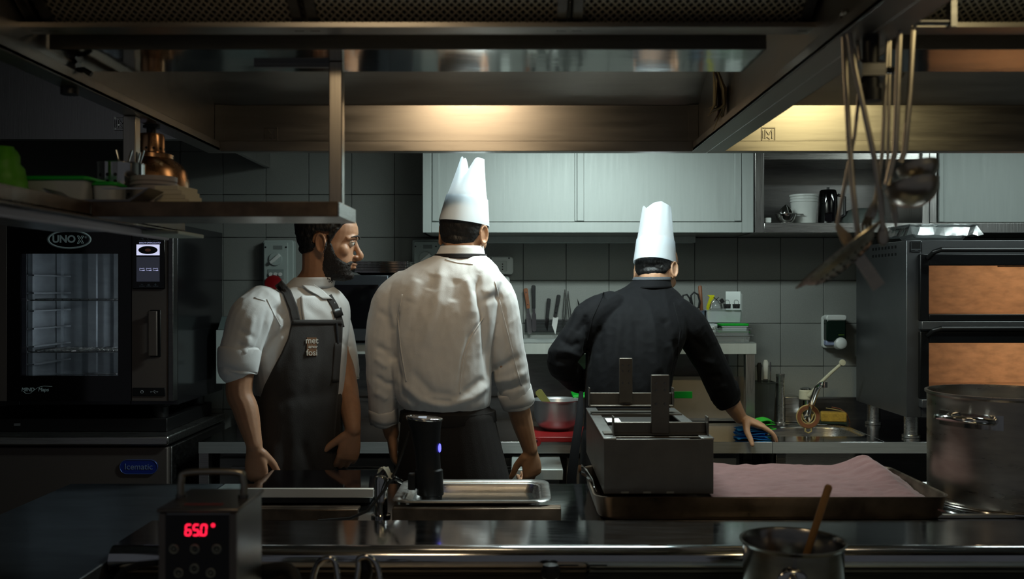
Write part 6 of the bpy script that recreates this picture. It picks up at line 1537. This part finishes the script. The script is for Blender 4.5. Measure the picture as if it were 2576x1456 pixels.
drape('apron_strap', strip_rows([(826,744),(842,770),(852,800),(858,824)], 17), [tj,tb], 3.2, .008, cloth_apron, root, .003, 6, 2)
drape('strap_buckle', strip_rows([(847,776),(853,796)], 22), [tj], 3.2, .013, mat('buckle_dark','#2a2a2a',.4), root, .003, 4, 1)
drape('bib_pocket', interp_rows([(862,842,860),(880,841,859),(920,838,856),(960,835,853)], 8), [tj,th_], 3.1, .0145, cloth_apron, bo, .002, 6, 3)
MB().tube([cast([tj], 846, 812, 3.1, .017), cast([tj], 850, 862, 3.1, .017)], .004, 10).build('pen', mat('pen_grey','#4b5056',.3,.5), root, smooth=60)
pc = cast([tj,th_], 784, 872, 3.1, .0125); ph = [cast([tj,th_], x, y, 3.1, .0) for x, y in ((760,872),(810,872),(784,845),(784,900))]
U_ = (ph[1]-ph[0]).normalized(); V_ = (ph[2]-ph[3]).normalized(); N_ = U_.cross(V_)
emb = mat('embroidery_white','#b9b3a8',.8); embb = mat('embroidery_tan','#6b4a30',.8)
MB().prism([(-.017,-.030),(.017,-.030),(.017,.030),(-.017,.030)], pc, U_, V_, N_, .0012).build('emblem_patch', embb, bo)
for s_, yy, sz in (('met', .0195, .028), ('amor', .0, .015), ('fosi', -.0195, .028)): text('emblem_lettering', s_, sz, emb, bo, pc+N_*.0018+V_*yy+U_*(.0 if s_ != 'amor' else .004), U_, V_, ext=.0005, bold=.0004)
place('trousers', remesh(tro, .009, 3), trouser_m, root); shoes(root, feet, (.57,-.82,0))

# ================================================================== tall chef, back view, white jacket
root = thing('person', 'tall chef in white jacket and paper hat seen from behind', 'person', Vector((P(1130,0,3.26).x, 3.26, 0)))
HO = P(1166, 590, 3.285); hf = Vector((.30, .92, -.22)); hu = Vector((.10, .22, 1))
body = MB(); hf, hr, hu = head(body, HO, hf, hu, 1.0)
body.limb([HO+hf*-.02+hu*-.03, P(1163,620,3.265), P(1155,665,3.26)], [.057,.057,.068], 16, 5)
sL, eL, wL = P(985,765,3.25), P(965,910,3.24), P(985,1090,3.30)
sR, eR, wR = P(1255,765,3.26), P(1275,905,3.27), P(1333,1128,3.42)
body.limb([sL, eL, P(968,1000,3.26), wL], [.045,.042,.038,.027], 14, 6)
body.limb([sR, eR, P(1305,1030,3.36), wR], [.045,.042,.040,.028], 14, 6)
hand(body, wL, (.08,.1,-1), (1,.2,0), (0,1,0), (40,44,46,50), 1.0)
hand(body, wR+Vector((0,0,-.004)), (.10,.22,-.95), (-.55,.8,.2), (-.8,-.5,0), (55,58,60,62), 1.04, (.7,.5,.5), 30)
tor2 = [(1160,640,3.262,.080,.066),(1152,655,3.26,.115,.080),(1138,676,3.255,.158,.096),(1122,710,3.25,.195,.112),(1114,755,3.245,.200,.124),(1112,810,3.24,.190,.130),(1110,880,3.24,.176,.132),(1112,950,3.24,.168,.134),(1117,1000,3.245,.160,.132),(1122,1022,3.25,.146,.120),(1124,1036,3.25,.125,.105)]
torso_rings(body, [(x,y,Z,hw*.82,hd*.8) for x,y,Z,hw,hd in tor2]+[(1128,1100,3.26,.14,.11),(1130,1180,3.26,.14,.11)], R(-4))
jk = MB(); torso_rings(jk, tor2, R(-4), ex=2.3)
jk.limb([P(1020,722,3.25), P(985,765,3.25), P(966,840,3.24), P(962,930,3.24), P(964,1045,3.275)], [.060,.068,.062,.056,.048], 18, 6)
jk.limb([P(1225,712,3.25), P(1256,760,3.255), P(1270,850,3.26), P(1283,925,3.29), P(1298,995,3.33)], [.060,.064,.062,.062,.056], 18, 6)
hip = MB(); torso_rings(hip, [(1125,1015,3.255,.135,.115),(1127,1040,3.255,.158,.130),(1128,1060,3.255,.162,.133),(1134,1140,3.26,.180,.145),(1140,1220,3.26,.196,.152),(1142,1350,3.26,.20,.155),(1142,1520,3.26,.205,.155)], 0)
feet = [Vector((-.34,3.25,0)), Vector((-.13,3.30,0))]; tro = MB()
legs(body, tro, [P(1085,1200,3.25), P(1180,1200,3.27)], feet, 0)
bm_ = remesh(body, .0036, 3); jm = remesh(jk, .0042, 6); hm_me = remesh(hip, .007, 3)
folds(jm, [([(1206,690),(1200,730),(1216,790),(1222,860),(1228,940)], 9, -.016), ([(1000,760),(990,830),(992,900),(1008,970)], 8, -.012),
  ([(1112,668),(1105,730),(1088,800),(1062,880)], 14, .007), ([(1092,690),(1080,730)], 12, -.008), ([(1170,690),(1185,745),(1180,800)], 12, .007), ([(1150,700),(1140,760)], 12, -.006), ([(1050,700),(1030,760)], 14, .006), ([(1075,705),(1045,790),(1025,850)], 11, -.006),
  ([(1215,802),(1180,850),(1165,900),(1155,985)], 5, -.004), ([(1222,742),(1245,720),(1255,700)], 10, .006), ([(1208,760),(1245,745),(1262,752)], 9, -.006),
  ([(1245,720),(1262,800),(1288,900),(1305,960)], 4, -.003), ([(1230,935),(1270,920),(1310,895)], 10, -.008), ([(1235,960),(1280,955),(1325,935)], 9, .006), ([(1240,985),(1290,978),(1330,960)], 7, -.006),
  ([(945,870),(975,885),(990,910)], 9, -.008), ([(942,900),(975,925)], 8, .006), ([(942,945),(970,965),(995,970)], 8, -.007), ([(945,985),(975,1005)], 8, .005), ([(950,780),(975,800),(985,840)], 9, -.005),
  ([(1010,960),(1060,1005),(1120,1022)], 10, .008), ([(1130,1018),(1190,1000),(1232,965)], 10, .008), ([(1030,930),(1080,985),(1150,1000)], 12, -.006), ([(1165,990),(1220,950)], 9, -.006), ([(1010,985),(1050,1022)], 8, -.006), ([(1080,1005),(1140,1012)], 6, -.005)], .0028, 1.7, (8,8,4))
tj, tb, th_ = bvh(jm), bvh(bm_), bvh(hm_me)
bd = place('body', bm_.copy(), skin2, root)
shell('hair', bm_, hair_fn(HO, hf, hr, hu, -.052, .08, .03, (P(1168,560,3.285), P(1187,396,3.29))), .006, hair_m, root, .002, 90)
jo = place('jacket', jm, cloth_w2, root)
for pts_ in ([(1245,706),(1262,780),(1280,850),(1300,930),(1312,970)], [(1216,800),(1190,838),(1168,890),(1160,940),(1157,990)], [(1012,740),(1000,800),(1008,880),(1022,960)], [(1120,652),(1150,660),(1190,664)]):
    drape('seam', strip_rows(pts_, 3.0, 6), [tj], 3.15, .0012, cloth_w2, jo, .0016, 2, 0)
cuff(root, P(964,1025,3.27), P(967,1068,3.28), .051, .049, cloth_w2)
cuff(root, P(1292,975,3.325), P(1306,1022,3.345), .061, .057, cloth_w2)
collar('collar', P(1157,650,3.262), P(1162,620,3.268), .085, .072, .070, .064, R(-8), cloth_w2, root, Vector((0,0,0)), .004)
collar('neck_strap', P(1156,652,3.262), P(1159,640,3.264), .0925, .0800, .0875, .0755, R(-8), cloth_brown, root, Vector((0,0,0)), .002)
place('waist_apron', hm_me, cloth_brown, root)
rs = []
for y, hw, hd in ((1030,.150,.126),(1033,.163,.136),(1058,.167,.138),(1062,.160,.134)): rs.append([P(1127,y,3.255)+Vector((hw*math.cos(a), hd*math.sin(a), 0)) for a in [2*math.pi*k/40 for k in range(40)]])
MB().rings(rs, cap=False).build('apron_band', cloth_brown, root, smooth=60)
hat('chef_hat', 'tall white paper hat with two peaks', P(1168,562,3.285), P(1187,396,3.29), .0835, .0700, .0475, .39, [(-1,.80),(-.75,.99),(-.6,1.0),(-.42,.90),(-.15,.72),(.1,.85),(.4,.97),(.6,1.0),(1,.985)], root, hr, .42, .4)
place('trousers', remesh(tro, .009, 3), trouser_m, root); shoes(root, feet, (.1,1,0))

# ================================================================== chef in black leaning over the counter
root = thing('person', 'chef in black jacket and white paper hat leaning over the counter', 'person', Vector((P(1590,0,3.52).x, 3.52, 0)))
HO = P(1650, 684, 3.745); hf = Vector((.42, .74, -.50)); hu = Vector((.18, .50, 1))
body = MB(); hf, hr, hu = head(body, HO, hf, hu, 1.0)
body.limb([HO+hf*-.02+hu*-.03, P(1642,708,3.71), P(1635,755,3.71)], [.055,.053,.050], 16, 5)
sL, eL, wL = P(1490,800,3.56), P(1408,905,3.50), P(1462,965,3.68)
sR, eR, wR = P(1735,825,3.62), P(1795,925,3.68), P(1862,1050,3.80)
body.limb([sL, eL, wL], [.045,.042,.027], 14, 8)
body.limb([sR, eR, P(1832,1000,3.75), wR], [.045,.042,.038,.027], 14, 6)
hand(body, wL, (.7,.6,.1), (0,.2,-1), (0,1,.3), (40,44,46,50), 1.0)
hand(body, wR, (.88,-.05,-.34), (-.1,.05,-1), (-.2,-1,-.2), (18,20,22,26), 1.05, (.25,.7,.75), 20)
tor3 = [(1635,704,3.70,.066,.056),(1632,716,3.69,.080,.066),(1625,735,3.68,.125,.082),(1612,765,3.65,.178,.105),(1604,800,3.62,.198,.124),(1598,850,3.59,.190,.135),(1588,910,3.56,.172,.136),(1580,970,3.54,.160,.134),(1578,1040,3.53,.158,.132),(1578,1090,3.52,.165,.135)]
torso_rings(body, [(x,y,Z,hw*.82,hd*.8) for x,y,Z,hw,hd in tor3]+[(1580,1150,3.52,.14,.11),(1580,1200,3.52,.14,.11)], R(5))
jk = MB(); torso_rings(jk, tor3, R(5), ex=2.3)
jk.limb([P(1535,775,3.60), P(1490,800,3.56), P(1450,850,3.53), P(1412,905,3.50), P(1440,945,3.60), P(1456,958,3.64)], [.066,.072,.062,.056,.050,.048], 18, 6)
jk.limb([P(1705,790,3.63), P(1738,825,3.63), P(1772,885,3.66), P(1800,940,3.69), P(1822,990,3.73)], [.064,.070,.064,.060,.058], 18, 6)
hip = MB(); torso_rings(hip, [(1578,1060,3.52,.15,.12),(1578,1100,3.52,.170,.138),(1580,1200,3.52,.180,.145),(1582,1320,3.51,.185,.15),(1582,1450,3.5,.19,.15)], 0)
feet = [Vector((.30,3.48,0)), Vector((.54,3.50,0))]; tro = MB()
legs(body, tro, [P(1530,1200,3.52), P(1625,1200,3.52)], feet, 0)
bm_ = remesh(body, .0036, 3); jm = remesh(jk, .0042, 6); hm_me = remesh(hip, .008, 3)
folds(jm, [([(1470,800),(1480,850),(1470,930)], 9, -.014), ([(1700,850),(1705,905),(1695,960)], 9, -.014), ([(1405,850),(1440,870),(1460,860)], 9, -.007), ([(1390,880),(1430,885),(1462,900)], 8, .006), ([(1400,905),(1440,905)], 8, -.006), ([(1455,760),(1440,820),(1410,870)], 9, .006), ([(1475,790),(1455,840)], 8, -.006),
  ([(1560,780),(1555,860),(1540,950)], 12, .006), ([(1600,790),(1605,880),(1610,960)], 12, -.006), ([(1640,790),(1650,870),(1655,950)], 12, .006), ([(1670,800),(1690,870)], 11, -.007), ([(1740,850),(1775,880)], 8, -.006), ([(1760,905),(1800,915)], 8, .006), ([(1775,950),(1815,945)], 8, -.007), ([(1785,980),(1830,970)], 7, .006), ([(1510,820),(1505,900)], 10, -.006)], .0030, 5.2, (8,8,4))
tj, tb = bvh(jm), bvh(bm_)
bd = place('body', bm_.copy(), skin2, root)
shell('hair', bm_, hair_fn(HO, hf, hr, hu, -.050, .08, .03, (P(1648,664,3.745), P(1652,516,3.80))), .006, hair_m, root, .002, 90)
jo = place('jacket', jm, cloth_k, root)
for pts_ in ([(1520,735),(1490,800),(1478,860)], [(1695,760),(1712,830),(1704,900)]):
    drape('seam', strip_rows(pts_, 3.0, 6), [tj], 3.5, .0015, cloth_k, jo, .0016, 2, 0)
cuff(root, P(1818,975,3.725), P(1832,1010,3.755), .060, .056, cloth_k)
collar('collar', P(1632,724,3.685), P(1641,699,3.705), .090, .080, .069, .064, R(5), cloth_k, root, Vector((0,0,0)), .004)
collar('collar_trim', P(1639,704,3.700), P(1641,697,3.706), .0765, .0705, .0715, .0660, R(5), mat('grey_check','#41464c',.8,var=.5,vscale=300), root, Vector((0,0,0)), .003)
place('apron', hm_me, trouser_m, root)
MB().tube([P(1462,985,3.5), P(1458,1050,3.42), P(1448,1120,3.38), P(1438,1200,3.36), P(1440,1300,3.36)], [.008,.014,.017,.018,.018], 10, flat=.4, up=(0,1,0)).build('apron_string', cloth_k, root, smooth=60)
hat('chef_hat', 'white paper hat, shorter and gently dented', P(1648,664,3.745), P(1652,516,3.80), .0815, .0740, .060, .38, [(-1,.93),(-.7,.965),(-.45,.90),(-.2,.94),(.2,.985),(.6,1.0),(1,.95)], root, hr, .85, 1.1)
place('trousers', remesh(tro, .010, 3), trouser_m, root); shoes(root, feet, (0,1,0))
# ------------------------------------------------------------------ groups of look-alikes
GROUPS = {'wire_rack': 'wire racks stacked on the microwave', 'cutlery_piece': 'cutlery in the perforated holder', 'binder_clip': 'binder clips on the tall tub',
 'tweezers': 'tools on the knife rack', 'spatula': 'tools on the knife rack', 'ladle': 'utensils hanging from the rail', 'clear_tray': 'clear trays on the overshelf',
 'clip_box': 'green-lidded boxes on the overshelf', 'clear_tub': 'clear tubs on the overshelf', 'lidded_tub': 'green-lidded tubs on the left shelf', 'extractor_hood': 'hoods over the island',
 'ceiling_lamp': 'fluorescent lamps over the aisle', 'wall_socket': 'interlocked wall sockets', 'grill_bar': 'stained bars on the island', 'drain_valve': 'drain valves in the hoods',
 'basket_handle': 'wire loop handles on the stove', 'person': 'kitchen crew', 'wall_cabinet': 'steel wall cabinets', 'knife': 'knives in the utensil bin'}
for o in bpy.data.objects:
    if o.parent is None and o.name.split('.')[0] in GROUPS and 'category' in o: o['group'] = GROUPS[o.name.split('.')[0]]
